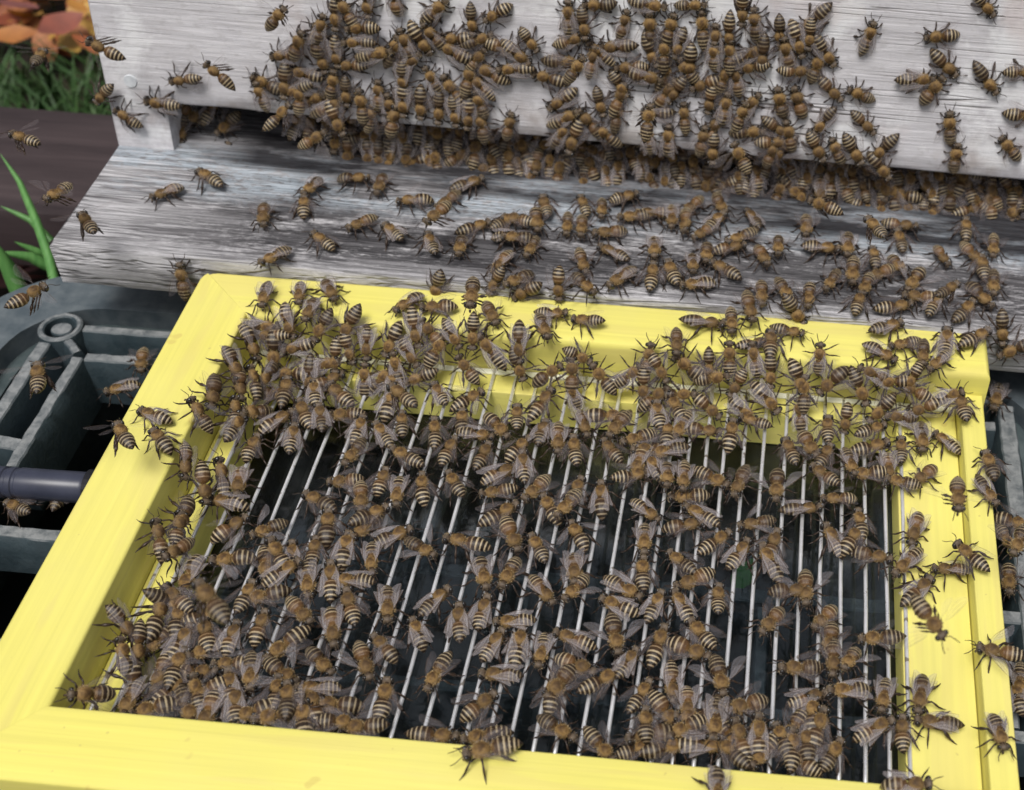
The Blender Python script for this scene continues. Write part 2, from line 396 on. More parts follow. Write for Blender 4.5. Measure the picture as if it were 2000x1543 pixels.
blade_obj([(95, 520), (60, 502), (0, 492)], 4.6, 'green grass blade lying level behind the long broad blade', -56, -45)
blade_obj([(110, 505), (70, 490), (28, 472)], 3.2, 'faint narrow grass blade just under the thin crossing blade', -56, -45)

# ------------------------------------------------------------------ the hive
HX = Matrix(((1, 0, 0, 0), (-0.008, 1, 0, 0), (-0.0105, 0, 1, 0), (0, 0, 0, 1)))    # slight tilt of the hive
hive = empty('beehive', (-54, 255, 5)); tag(hive, 'weathered wooden beehive with pale front wall and grey landing board', 'beehive')
def hx(bm):
    for v in bm.verts: v.co = HX @ v.co
LEAN = radians(10)
# landing board: top z=4.75 at x=-54 after the tilt
ZL, YL0, YB = 4.65, 195.2, 255.2
def landing():
    bm = bmesh.new(); rng = random.Random(3)
    # cross section grid with a slightly worn front arris
    xs = [-53.5 + i * 6 for i in range(76)]
    prof = [(YB + 60, ZL), (YB, ZL), (YB - 20, ZL), (YL0 + 12, ZL), (YL0 + 3, ZL - .1), (YL0 + .9, ZL - .5), (YL0 + .2, ZL - 1.6), (YL0, ZL - 5), (YL0, ZL - 17), (YL0 + 1, ZL - 18), (YB + 60, ZL - 18)]
    rows = []
    for i, x in enumerate(xs):
        r = []
        for j, (y, z) in enumerate(prof):
            k = noise.noise(Vector((x * .05, j * .7, 1))) * (.45 if 3 < j < 9 else .15)
            xx = x
            if i == 0: xx = x - (1.0 if j > 5 else 0) + noise.noise(Vector((y * .2, z * .3, 5))) * .5
            r.append(bm.verts.new((xx, y + k, z + k * .4)))
        rows.append(r)
    m = len(prof)
    for i in range(len(xs) - 1):
        for j in range(m): bm.faces.new((rows[i][j], rows[i+1][j], rows[i+1][(j+1) % m], rows[i][(j+1) % m]))
    bm.faces.new(rows[0]); bm.faces.new(rows[-1][::-1])
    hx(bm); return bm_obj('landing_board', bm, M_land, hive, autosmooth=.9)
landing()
def wall():
    bm = bmesh.new()
    T = 20
    def P(x, h, d):      # h height above the landing top along the lean, d depth into the hive
        return (x, YB + h * sin(LEAN) + d * cos(LEAN), ZL + h * cos(LEAN) - d * sin(LEAN))
    NB = 19.2            # notch (entrance) height
    xs = [-54, -53, -33.2, -32.2] + [-28 + i * 6 for i in range(73)]
    hs_ = [0.25, 8, NB, NB + .8, NB + 6, 60, 115]
    outer, inner = {}, {}
    for i, x in enumerate(xs):
        for j, h in enumerate(hs_):
            dx = 0
            if i == 0: dx = noise.noise(Vector((h * .1, 2, 2))) * .6
            wob = noise.noise(Vector((x * .06, 9, 1))) * .5 if j in (2, 3) and i > 2 else 0
            dd = .8 if (j == 2 and i > 2) or i == 0 else 0
            outer[i, j] = bm.verts.new(P(x + dx, h + wob, dd)); inner[i, j] = bm.verts.new(P(x + dx, h + wob, T))
    def solid(i, j): return j >= 2 or i < 3
    nx, nh = len(xs) - 1, len(hs_) - 1
    for i in range(nx):
        for j in range(nh):
            if not solid(i, j): continue
            bm.faces.new((outer[i, j], outer[i+1, j], outer[i+1, j+1], outer[i, j+1]))
            bm.faces.new((inner[i, j], inner[i, j+1], inner[i+1, j+1], inner[i+1, j]))
            for (di, dj, a, b) in ((0, -1, (i, j), (i+1, j)), (0, 1, (i, j+1), (i+1, j+1)), (-1, 0, (i, j), (i, j+1)), (1, 0, (i+1, j), (i+1, j+1))):
                ni, nj = i + di, j + dj
                if 0 <= ni < nx and 0 <= nj < nh and solid(ni, nj): continue
                bm.faces.new((outer[a], outer[b], inner[b], inner[a]))
    bmesh.ops.remove_doubles(bm, verts=bm.verts, dist=.0001)
    hx(bm); return bm_obj('front_wall', bm, M_wall, hive, autosmooth=.9)
wall()
bm = bmesh.new(); box(bm, -53.6, -34, YB + 22, YB + 380, -13, 135, 1); hx(bm); bm_obj('side_wall', bm, M_wall, hive, autosmooth=.6)
bm = bmesh.new(); box(bm, 385, 403.5, YB + 22, YB + 380, -13, 135, 1); hx(bm); bm_obj('side_wall', bm, M_wall, hive, autosmooth=.6)
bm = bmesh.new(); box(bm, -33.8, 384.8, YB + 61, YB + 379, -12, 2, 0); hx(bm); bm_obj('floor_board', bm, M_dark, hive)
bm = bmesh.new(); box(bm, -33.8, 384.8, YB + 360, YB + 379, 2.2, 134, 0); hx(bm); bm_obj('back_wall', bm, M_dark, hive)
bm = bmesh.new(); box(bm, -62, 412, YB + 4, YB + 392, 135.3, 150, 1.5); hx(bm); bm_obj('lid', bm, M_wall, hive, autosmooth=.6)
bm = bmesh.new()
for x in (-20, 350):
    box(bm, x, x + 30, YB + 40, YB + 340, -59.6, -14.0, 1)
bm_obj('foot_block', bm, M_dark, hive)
# round nail head in the wall, upper left
hn, _ = hit(255, 158, HX @ Vector((-54, YB, ZL)), (0, cos(LEAN), -sin(LEAN)))
bm = bmesh.new(); bmesh.ops.create_cone(bm, segments=20, radius1=2.6, radius2=2.3, depth=.7, cap_ends=True)
Mn = Matrix.Translation(hn + Vector((0, -.2, 0))) @ Matrix.Rotation(pi/2 - LEAN, 4, 'X')
for v in bm.verts: v.co = Mn @ v.co
bm_obj('nail_head', bm, simple('painted_nail', (0.55, 0.58, 0.62), (0.72, 0.75, 0.78), 300, 0.4), hive, smooth=False)

# ------------------------------------------------------------------ the yellow collector frame
W_, L_, BL, BF, BN = 270.0, 194.65, 21.6, 21.1, 21.25
ZR, ZS, ZG, ZB = -16.5, -9.2, -31.0, -34.6
frame = empty('wired_frame', (135, 97, ZB)); tag(frame, 'pale yellow wooden frame strung with steel wires over dark glass', 'frame')
def bar(name, poly, z0, z1, mat, bev=2.2, seg=3):
    bm = bmesh.new()
    bot = [bm.verts.new((x, y, z0)) for x, y in poly]; top = [bm.verts.new((x, y, z1)) for x, y in poly]
    n = len(poly); bm.faces.new(bot[::-1]); tf = bm.faces.new(top)
    for i in range(n): bm.faces.new((bot[i], bot[(i+1) % n], top[(i+1) % n], top[i]))
    if bev: bmesh.ops.bevel(bm, geom=[e for e in tf.edges if not (abs(e.verts[0].co.x - e.verts[1].co.x) > 8 and abs(e.verts[0].co.y - e.verts[1].co.y) > 8)], offset=bev, segments=seg, affect='EDGES', profile=.5)
    return bm_obj(name, bm, mat, frame, autosmooth=.75)
g = 0.05
bar('side_rail', [(0, 0), (BL, BN), (BL, L_ - BF - g), (1.45, L_ - 1.45 - g), (.5, L_ - 2.8), (0, L_ - 4.8)], ZB, 0, M_yy, 1.1)
bar('far_rail', [(1.5, L_ - 1.45), (BL, L_ - BF), (W_ + 1.2, L_ - BF), (W_ + 1.2, L_ + .4), (4.8, L_), (2.8, L_ - .5)], ZB, 0, M_yx, 2.6, 4)
bar('near_rail', [(0, -g), (W_, -g), (W_, BN), (BL, BN - g)], ZB, 0, M_yx, 0.9)
bar('side_rail', [(262.2, BN + .1), (W_, BN + .1), (W_, L_ - BF - .1), (262.2, L_ - BF - .1)], ZB, ZS, M_yy, 0.8)
gp = .25
bar('inner_rail', [(BL + gp, BN + gp), (30.1, BN + 5), (30.1, 163), (BL + gp, L_ - BF - gp)], ZG + .6, ZR, M_yy, 0.5)
bar('inner_rail', [(30.15, 163), (241.85, 163), (261.9, L_ - BF - gp), (BL + gp + .2, L_ - BF - gp)], ZG + .6, ZR, M_yx, 0.5)
bar('inner_rail', [(241.9, BN + 5), (261.9, BN + gp), (261.9, L_ - BF - gp - .2), (241.9, 162.8)], ZG + .6, ZR, M_yy, 0.6)
bar('inner_rail', [(BL + gp, BN + gp - .1), (261.6, BN + gp - .1), (241.7, BN + 4.8), (30.2, BN + 4.8)], ZG + .6, ZR, M_yx, 0.5)
# pale glass strip lying along the far rail (bright line in the photo)
bm = bmesh.new(); box(bm, BL + 1, 261, L_ - BF - 2.6, L_ - BF - .4, ZR + .02, ZR + .9, .2, 1)
bm_obj('edge_strip', bm, simple('clear_edge', (0.86, 0.86, 0.62), (0.9, 0.9, 0.78), 50, 0.15), frame)
bm = bmesh.new(); box(bm, BL + 1, 261, BN + 1, L_ - BF - 1, ZG - 2, ZG, 0)
bm_obj('glass_plate', bm, M_glass, frame)
WIRES = [23.9, 29.7, 36.4, 43.2, 50.6, 57.4, 64.6, 71.5, 78.4, 85.0, 91.5, 97.9, 105.2, 113.2, 120.4, 124.9, 131.0, 136.8, 143.2, 149.0, 155.6, 162.2,
         168.3, 174.4, 180.0, 185.8, 192.1, 198.6, 205.6, 212.0, 218.0, 224.2, 231.0, 237.4, 243.0]
rw = random.Random(11)
for i, x in enumerate(WIRES):
    sag = rw.uniform(-.45, .45); dx = rw.uniform(-.25, .25)
    pts = [(x + (dx if t < .5 else -dx) * (abs(t-.5) * 2) + sag * sin(pi * t), BN + .4 + (L_ - BF - BN - .8) * t, ZR + .62 - .35 * sin(pi * t)) for t in [k / 12 for k in range(13)]]
    pts = [(p[0] + rw.uniform(-.07, .07), p[1], p[2] + rw.uniform(-.06, .06)) for p in pts]
    V, F = tube_vf(pts, [.62] * 13, 8)
    link('wire', mesh_from(V, F, 'wire', True), M_wire, frame)

# ------------------------------------------------------------------ plastic crate under the frame
crate = empty('plastic_crate', (90, 80, -60)); tag(crate, 'upturned grey green plastic crate with scuffed ribs under the yellow frame', 'crate')
def rrect(x0, x1, y0, y1, r, n=10):
    P = []
    for cx, cy, a0 in ((x1 - r, y1 - r, 0), (x0 + r, y1 - r, pi/2), (x0 + r, y0 + r, pi), (x1 - r, y0 + r, 3*pi/2)):
        for k in range(n + 1):
            a = a0 + (pi / 2) * k / n; P.append((cx + r * cos(a), cy + r * sin(a)))
    return P
def ring_band(name, outer, inner, z0, z1, mat, jit=.35, bev=.5):
    bm = bmesh.new(); n = len(outer)
    A = [bm.verts.new((*p, z1)) for p in outer]; B = [bm.verts.new((*p, z1 + .3 * noise.noise(Vector((p[0] * .1, p[1] * .1, 0))))) for p in inner]
    C = [bm.verts.new((*p, z0)) for p in outer]; D = [bm.verts.new((*p, z0)) for p in inner]
    for i in range(n):
        j = (i + 1) % n
        bm.faces.new((A[i], A[j], B[j], B[i])); bm.faces.new((C[i], D[i], D[j], C[j]))
        bm.faces.new((A[i], C[i], C[j], A[j])); bm.faces.new((B[i], B[j], D[j], D[i]))
    if bev:
        es = [e for e in bm.edges if len(e.link_faces) == 2 and abs(e.verts[0].co.z - e.verts[1].co.z) < 2 and e.verts[0].co.z > z1 - 2 and e.calc_face_angle(0) > .9]
        bmesh.ops.bevel(bm, geom=es, offset=bev, segments=2, affect='EDGES')
    return bm_obj(name, bm, mat, crate, autosmooth=.7)
CX0, CX1, CY0, CY1 = -99, 340, -70, 228
M_rim = simple('blue_grey_rim_plastic', (0.060, 0.078, 0.092), (0.115, 0.135, 0.148), 150, 0.45, 0.0003, 0.4, (1, 1, 1), 8)
ring_band('rim', rrect(CX0, CX1, CY0, CY1, 42), rrect(CX0 + 20, CX1 - 44, CY0 + 20, CY1 - 20, 30), -70, -35, M_rim)
ring_band('inner_step', rrect(CX0 + 20.1, CX1 - 44.1, CY0 + 20.1, CY1 - 20.1, 29.9), rrect(CX0 + 25, CX1 - 50, CY0 + 25, CY1 - 25.5, 26), -74, -43, M_plastic)
ring_band('skirt', rrect(CX0 + 1.5, CX1 - 1.5, CY0 + 1.5, CY1 - 1.5, 41), rrect(CX0 + 5, CX1 - 5, CY0 + 5, CY1 - 5, 38), -150, -70.1, M_plastic)
def rib(x0, y0, x1, y1, wd=3.2, z1=-35.3, dep=20, taper=1.5):
    d = Vector((x1 - x0, y1 - y0, 0)); L = d.length; d.normalize(); s = Vector((-d.y, d.x, 0)); n = max(2, int(L / 3))
    bm = bmesh.new(); rows = []
    for i in range(n + 1):
        p = Vector((x0, y0, 0)) + d * L * i / n
        j = noise.noise(p * .35) * .38; k = noise.noise(p * .35 + Vector((9, 3, 0))) * .38; zz = z1 + .35 * noise.noise(p * .5)
        rows.append([bm.verts.new(q) for q in (
            p + s * (wd/2 + j) + Vector((0, 0, zz - .5)), p + s * (wd/2 - .5 + j) + Vector((0, 0, zz)), p - s * (wd/2 - .5 + k) + Vector((0, 0, zz)), p - s * (wd/2 + k) + Vector((0, 0, zz - .5)),
            p - s * (wd/2 + taper) + Vector((0, 0, z1 - 6)), p - s * (wd/2 + taper) + Vector((0, 0, z1 - dep)), p + s * (wd/2 + taper) + Vector((0, 0, z1 - dep)), p + s * (wd/2 + taper) + Vector((0, 0, z1 - 6)))])
    for i in range(n):
        for k in range(8): bm.faces.new((rows[i][k], rows[i][(k+1) % 8], rows[i+1][(k+1) % 8], rows[i+1][k]))
    bm.faces.new(rows[0]); bm.faces.new(rows[-1][::-1])
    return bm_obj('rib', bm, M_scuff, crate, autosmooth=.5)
RC = (-62.6, 195.8)
rib(-54.4, 197.2, 280, 199, 3.6)
rib(-65.2, 187.6, -64.8, -40, 5.0)
rib(-50.2, 181.5, -50.0, 128, 4.4, dep=22)
rib(-47.6, 182.6, 280, 186, 4.2, z1=-35.5)
rib(-57.6, 190.1, -51.6, 184.2, 3.0)
rib(-73.2, 203.6, -68.7, 200.9, 5.0, z1=-35.6)
rib(-74, 141, -52, 139, 5.5, z1=-36.4, dep=26)
rib(-62, 101.5, 282, 103, 5.0, z1=-35.8, dep=16)
rib(-62, 60.5, 282, 61, 4.0, z1=-36.2, dep=16)
rib(-62, 20.5, 282, 21, 4.0, z1=-36.2, dep=16)
for x in (18, 92, 166, 240): rib(x, 181, x + .5, 105, 4.0, z1=-36.8, dep=12); rib(x + 36, 99, x + 36.5, 64, 4.0, z1=-36.8, dep=12)
rib(284.5, 196, 284.8, 60, 6.0, z1=-35.2)
def ringboss():
    bm = bmesh.new(); n = 40; rows = []
    prof = [(8.6, -60), (8.2, -37), (7.9, -34.9), (7.2, -34.3), (6.1, -34.4), (5.6, -35), (5.4, -44)]
    for r, z in prof: rows.append([bm.verts.new((RC[0] + r * cos(2*pi*k/n) , RC[1] + r * sin(2*pi*k/n), z + .2 * noise.noise(Vector((k * .5, r, 1))))) for k in range(n)])
    for a in range(len(prof) - 1):
        for k in range(n): bm.faces.new((rows[a][k], rows[a][(k+1) % n], rows[a+1][(k+1) % n], rows[a+1][k]))
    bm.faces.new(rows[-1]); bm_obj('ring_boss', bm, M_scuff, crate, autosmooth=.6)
    bm = bmesh.new(); rows = []
    for r, z in ((3.9, -44.2), (3.8, -35.6), (3.4, -35.1), (1.5, -35.0)): rows.append([bm.verts.new((RC[0] + .5 + r * cos(2*pi*k/24) * 1.05, RC[1] - .3 + r * sin(2*pi*k/24) * .9, z)) for k in range(24)])
    for a in range(3):
        for k in range(24): bm.faces.new((rows[a][k], rows[a][(k+1) % 24], rows[a+1][(k+1) % 24], rows[a+1][k]))
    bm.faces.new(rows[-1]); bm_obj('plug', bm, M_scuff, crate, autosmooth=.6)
ringboss()
# deep dark bottom of the crate
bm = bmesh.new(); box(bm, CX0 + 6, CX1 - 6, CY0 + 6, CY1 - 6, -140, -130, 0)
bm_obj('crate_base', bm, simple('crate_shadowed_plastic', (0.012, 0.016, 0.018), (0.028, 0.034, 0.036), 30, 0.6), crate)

# ------------------------------------------------------------------ connector rod and sleeve at the left
rod = empty('connector_rod', (-50, 122, -36)); tag(rod, 'blue black plastic rod with grooved rings poking out from the left of the frame', 'rod')
ra, _ = hit(-30, 939, (0, 0, -27), (0, 0, 1)); rb, _ = hit(172, 953, (0, 0, -27), (0, 0, 1))
dr = (rb - ra); LR = dr.length; dr.normalize()
pts, rads = [], []
for s_, r_ in [(-40, 5.1), (0, 5.1), (7.0, 5.1), (7.4, 4.7), (8.4, 4.7), (8.8, 5.1), (10.4, 5.1), (10.8, 4.75), (11.6, 4.75), (12.0, 5.1), (LR - 1, 5.1), (LR, 4.6)]:
    pts.append(ra + dr * s_); rads.append(r_)
V, F = tube_vf(pts, rads, 28); me = mesh_from(V, F, 'rod_body', True)
try: me.set_sharp_from_angle(angle=.7)
except Exception: pass
link('rod_body', me, M_rod, rod)
V, F = tube_vf([rb, rb + dr * .6, rb + dr * 3.0, rb + dr * 3.4], [4.2, 6.2, 6.2, 3.2], 24)
link('end_collar', mesh_from(V, F, 'end_collar', False), simple('black_gloss', (0.008, 0.008, 0.01), (0.02, 0.02, 0.024), 60, 0.12), rod)
sv = [(-1.7, 96, -10), (-1.9, 110, -9), (-1.7, 124, -9.2), (-1.9, 138, -9.0), (-1.7, 150, -9.4), (-1.8, 160, -12)]
V, F = tube_vf(sv, [1.2, 1.6, 1.65, 1.6, 1.5, 1.0], 12)
o = link('cable_sleeve', mesh_from(V, F, 'cable_sleeve', True), M_purple); tag(o, 'thin dark purple cable hugging the outer left side of the frame', 'cable')

# ------------------------------------------------------------------ honey bees: materials
def bee_rand(N):
    ob = N.n('ShaderNodeObjectInfo'); at = N.n('ShaderNodeAttribute', attribute_name='tint')
    return N.math('FRACT', N.math('ADD', ob.outputs['Random'], at.outputs['Fac']))
def uvs(N):
    u = N.n('ShaderNodeUVMap'); s_ = N.n('ShaderNodeSeparateXYZ'); N.t.links.new(u.outputs[0], s_.inputs[0]); return s_.outputs[0], s_.outputs[1]
def thorax_mat():
    N = NT('bee_thorax'); u, v = uvs(N); r = bee_rand(N)
    nz = N.noise(N.coord('Object'), 1400, 3)
    f = N.math('ADD', u, N.math('MULTIPLY', N.math('SUBTRACT', nz, .5), .75))
    c = N.ramp(f, [(0.14, (0.040, 0.022, 0.011)), (0.36, (0.10, 0.055, 0.020)), (0.58, (0.23, 0.14, 0.05)), (0.85, (0.20, 0.13, 0.058))])
    c = N.mix(N.math('MULTIPLY', N.math('POWER', r, 1.6), .75), c, N.mix(.65, c, (0.06, 0.04, 0.024)))
    N.base(c); N.rough(0.7); N.b.inputs['Specular IOR Level'].default_value = .25; N.bump(nz, .6, .0002); return N.m
def abdomen_mat():
    N = NT('bee_abdomen'); u, v = uvs(N); r = bee_rand(N)
    nz = N.noise(N.coord('UV', (1, 6, 1)), 9, 4)
    f = N.math('ADD', u, N.math('MULTIPLY', N.math('SUBTRACT', nz, .5), .05))
    dk = (0.018, 0.011, 0.007); br = (0.040, 0.020, 0.010); cr = (0.40, 0.32, 0.20); cr2 = (0.26, 0.19, 0.11)
    c = N.ramp(f, [(0.0, (0.16, 0.09, 0.035)), (0.09, (0.12, 0.065, 0.025)), (0.13, br), (0.215, (0.055, 0.028, 0.014)), (0.24, cr2), (0.262, cr2), (0.28, (0.03, 0.016, 0.009)),
                   (0.385, dk), (0.405, cr), (0.44, cr), (0.465, (0.03, .017, .010)), (0.545, dk), (0.565, cr), (0.594, cr), (0.61, (0.022, 0.013, 0.009)), (0.695, dk), (0.713, cr), (0.742, cr), (0.765, dk), (0.83, dk),
                   (0.845, cr2), (0.868, cr2), (0.89, dk)])
    amber = N.ramp(f, [(0.0, 1.0), (0.36, .8), (0.50, 0.0)])
    c = N.mix(N.math('MULTIPLY', clampmul(N, amber, N.ramp(r, [(0.45, 0.0), (0.9, 1.0)])), .5), c, (0.20, 0.10, 0.035))
    c = N.mix(N.math('MULTIPLY', N.ramp(r, [(0.0, 1.0), (0.3, 0.0)]), .3), c, (0.05, 0.035, 0.025))
    r2 = N.math('FRACT', N.math('MULTIPLY', r, 7.31))
    c = N.mix(N.math('MULTIPLY', N.ramp(r2, [(0.45, 0.0), (0.98, 1.0)]), .65), c, (0.030, 0.018, 0.012))
    N.base(c); N.rough(0.30); N.b.inputs['Specular IOR Level'].default_value = .45; N.bump(N.noise(N.coord('UV', (8, 24, 1)), 12, 3), .35, .0002); return N.m
def hair_mat():
    N = NT('bee_hair'); u, v = uvs(N); r = bee_rand(N)
    c = N.mix(u, (0.35, 0.225, 0.085), (0.52, 0.42, 0.26))
    c = N.mix(N.math('MULTIPLY', r, .5), c, N.mix(u, (0.12, 0.08, 0.042), (0.34, 0.28, 0.19)))
    N.base(c); N.rough(.8); N.b.inputs['Specular IOR Level'].default_value = .15; return N.m
M_bt, M_ba, M_bh = thorax_mat(), abdomen_mat(), hair_mat()
M_bl = simple('bee_leg_chitin', (0.014, 0.009, 0.007), (0.045, 0.026, 0.016), 300, .4)
M_be = simple('bee_eye', (0.012, 0.010, 0.010), (0.03, 0.024, 0.020), 300, .22, 0, .6)
M_bf = simple('bee_face', (0.045, 0.034, 0.026), (0.13, 0.095, 0.065), 900, .6)
def wing_mat(name, alpha, tone):
    N = NT(name); u, v = uvs(N); N.base((0.50, 0.455, 0.485)); N.rough(.38)
    N.b.inputs['Specular IOR Level'].default_value = .4
    def line(val, wd): return N.math('LESS_THAN', N.math('ABSOLUTE', val), wd)
    l1 = line(N.math('SUBTRACT', v, .05), .05)
    l2 = line(N.math('SUBTRACT', v, N.math('ADD', .34, N.math('MULTIPLY', N.math('SINE', N.math('MULTIPLY', u, 5)), .05))), .022)
    l3 = line(N.math('SUBTRACT', v, N.math('ADD', .62, N.math('MULTIPLY', u, .12))), .02)
    l4 = line(N.math('SUBTRACT', N.math('FRACT', N.math('ADD', N.math('MULTIPLY', u, 4.0), N.math('MULTIPLY', v, 1.1))), .5), .035)
    ve = N.math('ADD', N.math('ADD', l1, l2, True), N.math('ADD', l3, N.math('MULTIPLY', l4, .35), True), True)
    N.set(N.b.inputs['Base Color'], N.mix(ve, tone, (0.10, 0.065, 0.045)))
    N.set(N.b.inputs['Alpha'], N.math('ADD', N.math('MULTIPLY', ve, .30), alpha, True)); return N.m
M_bw = wing_mat('bee_wing', .05, (0.50, 0.455, 0.485)); M_bwf = wing_mat('bee_wing_folded', .22, (0.52, 0.475, 0.49)); M_bwv = wing_mat('bee_wing_spread', .12, (0.5, 0.47, 0.50))
BM = [M_bt, M_ba, M_bh, M_bl, M_be, M_bf]

# ------------------------------------------------------------------ honey bees: shapes
class Acc:
    def __init__(s): s.V, s.F, s.U, s.Mi = [], [], [], []
    def add(s, V, F, U, mi):
        b = len(s.V); s.V += [Vector(p) for p in V]; s.F += [tuple(b + k for k in f) for f in F]; s.U += list(U); s.Mi += [mi] * len(F)
def interp(tab, t):
    for (a, x), (b, y) in zip(tab, tab[1:]):
        if t <= b:
            k = (t - a) / (b - a); k = k * k * (3 - 2 * k); return x + (y - x) * k
    return tab[-1][1]
ABD = [(0, .45), (.05, 1.1), (.12, 1.8), (.24, 2.18), (.40, 2.25), (.58, 2.02), (.74, 1.55), (.87, .98), (.96, .42), (1.0, .10)]
def ellipsoid(A, c, r, mi, nu=10, nv=14, tilt=0, uf=None):
    V, F, U = [], [], []
    for i in range(nu + 1):
        th = pi * i / nu
        for k in range(nv):
            ph = 2 * pi * k / nv
            d = Vector((cos(th), sin(th) * cos(ph), sin(th) * sin(ph)))
            p = Vector((d.x * r[0], d.y * r[1], d.z * r[2])); p = Matrix.Rotation(tilt, 3, 'Y') @ p
            V.append(Vector(c) + p); U.append(uf(d) if uf else (0, 0))
    for i in range(nu):
        for k in range(nv): F.append((i*nv+k, (i+1)*nv+k, (i+1)*nv+(k+1)%nv, i*nv+(k+1)%nv))
    A.add(V, F, U, mi)
def hair(A, rng, p, n, L, u, wd=.10, lean=None):
    n = (n + Vector([rng.gauss(0, .28) for _ in range(3)])).normalized()
    if lean is not None: n = (n + lean).normalized()
    s_ = n.cross(Vector((rng.random(), rng.random(), rng.random()))).normalized() * wd * .5
    A.add([p - s_, p + s_, p + n * L], [(0, 1, 2)], [(u, 0)] * 3, 2)
def limb(A, pts, rads, n=5, mi=3):
    V, F = tube_vf(pts, rads, n); A.add(V, F, [(0, 0)] * len(V), mi)
def bee_body(seed, pose='walk'):
    rng = random.Random(seed); A = Acc()
    bend = rng.choice((rng.uniform(.0, .3), rng.uniform(.0, .3), rng.uniform(.5, .9))) if pose == 'walk' else rng.uniform(-.1, .3)
    yawb = rng.uniform(-.28, .28); LA = rng.uniform(6.3, 8.4); wf = rng.uniform(.94, 1.06)
    # abdomen, swept along a bent line
    nr, ns = 34, 18; V, F, U = [], [], []; p = Vector((-.35, 0, 3.15)); cen = []
    for i in range(nr + 1):
        t = i / nr; a = bend * t * t * 1.2; y = yawb * t
        d = Vector((-cos(a) * cos(y), -sin(y), -sin(a) + .05))
        if i: p = p + d * LA / nr
        cen.append((p.copy(), d)); r = interp(ABD, t) * wf
        seg = (t * 6.2) % 1.0; r *= 1 + .035 * (1 - seg) * (t > .2)      # overlapping plates
        s_ = Vector((-sin(y), cos(y), 0)); up = s_.cross(d).normalized()
        if up.z < 0: up = -up
        for k in range(ns):
            th = 2 * pi * k / ns
            zz = sin(th); V.append(p + s_ * cos(th) * r + up * (zz * r * (.90 if zz > 0 else .78)))
            U.append((t, k / ns))
    for i in range(nr):
        for k in range(ns): F.append((i*ns+k, i*ns+(k+1)%ns, (i+1)*ns+(k+1)%ns, (i+1)*ns+k))
    A.add(V, F, U, 1)
    for (band, cnt) in ((.05, 46), (.11, 30), (.26, 22), (.43, 26), (.587, 26), (.735, 22)):
        for _ in range(cnt):
            t = max(.01, min(.98, band + rng.uniform(-.03, .03))); i = int(t * nr); c, d = cen[i]; r = interp(ABD, t) * wf
            th = rng.uniform(-.5, pi + .5); n = Vector((0, cos(th), sin(th) * .9)); hair(A, rng, c + n * r * .97, n, rng.uniform(.28, .5), .25 if band < .2 else 1.0, .09, Vector((-.9, 0, 0)))
    # thorax
    tc = Vector((1.7, 0, 3.45)); tr = (2.05, 1.92 * wf, 1.78)
    uf = lambda d: (min(1, math.acos(max(-1, min(1, d.z * .92 + .0))) / (pi / 2)) , .5)
    ellipsoid(A, tc, tr, 0, 12, 18, 0, uf)
    for _ in range(400):
        z = rng.uniform(-.35, 1); ph = rng.uniform(0, 2 * pi); q = sqrt(max(0, 1 - z * z)); d = Vector((q * cos(ph), q * sin(ph), z))
        if rng.random() < (z - .08) * 1.5: continue
        hair(A, rng, tc + Vector((d.x * tr[0], d.y * tr[1], d.z * tr[2])) * .98, d, rng.uniform(.35, .7) * (1.1 - .4 * max(0, z)), rng.choice((0, 0, .1, .35, .7)), .11)
    # neck, head
    limb(A, [(3.4, 0, 3.3), (4.3, 0, 3.15)], [.8, .7], 8, 0)
    ty = rng.uniform(-.2, .2); hc = Vector((4.85, ty * 1.2, 3.0)); hr = (.98, 1.72, 1.5)
    ellipsoid(A, hc, hr, 5, 10, 16, .35)
    for sy in (-1, 1): ellipsoid(A, hc + Vector((.02, sy * 1.28, .15)), (.72, .66, 1.22), 4, 8, 12, .3)
    for _ in range(90):
        d = Vector((rng.uniform(-.3, 1), rng.uniform(-.65, .65), rng.uniform(-.2, 1))).normalized()
        hair(A, rng, hc + Vector((d.x * hr[0], d.y * hr[1], d.z * hr[2])), d, rng.uniform(.25, .5), rng.uniform(.4, .9), .09)
    # mouthparts and antennae
    limb(A, [hc + Vector((.5, 0, -1.2)), hc + Vector((.9, 0, -1.75)), hc + Vector((.75, 0, -2.3))], [.45, .3, .08], 5)
    for sy in (-1, 1):
        a0 = hc + Vector((.85, sy * .28, .1)); sp = rng.uniform(.5, 1.1)
        a1 = a0 + Vector((.75, sy * sp, .75)); a2 = a1 + Vector((1.2, sy * rng.uniform(.2, .9), rng.uniform(-1.1, -.3))); a3 = a2 + Vector((1.2, sy * rng.uniform(0, .5), -.5))
        limb(A, [a0, a1, a2, a3], [.12, .12, .14, .09], 4)
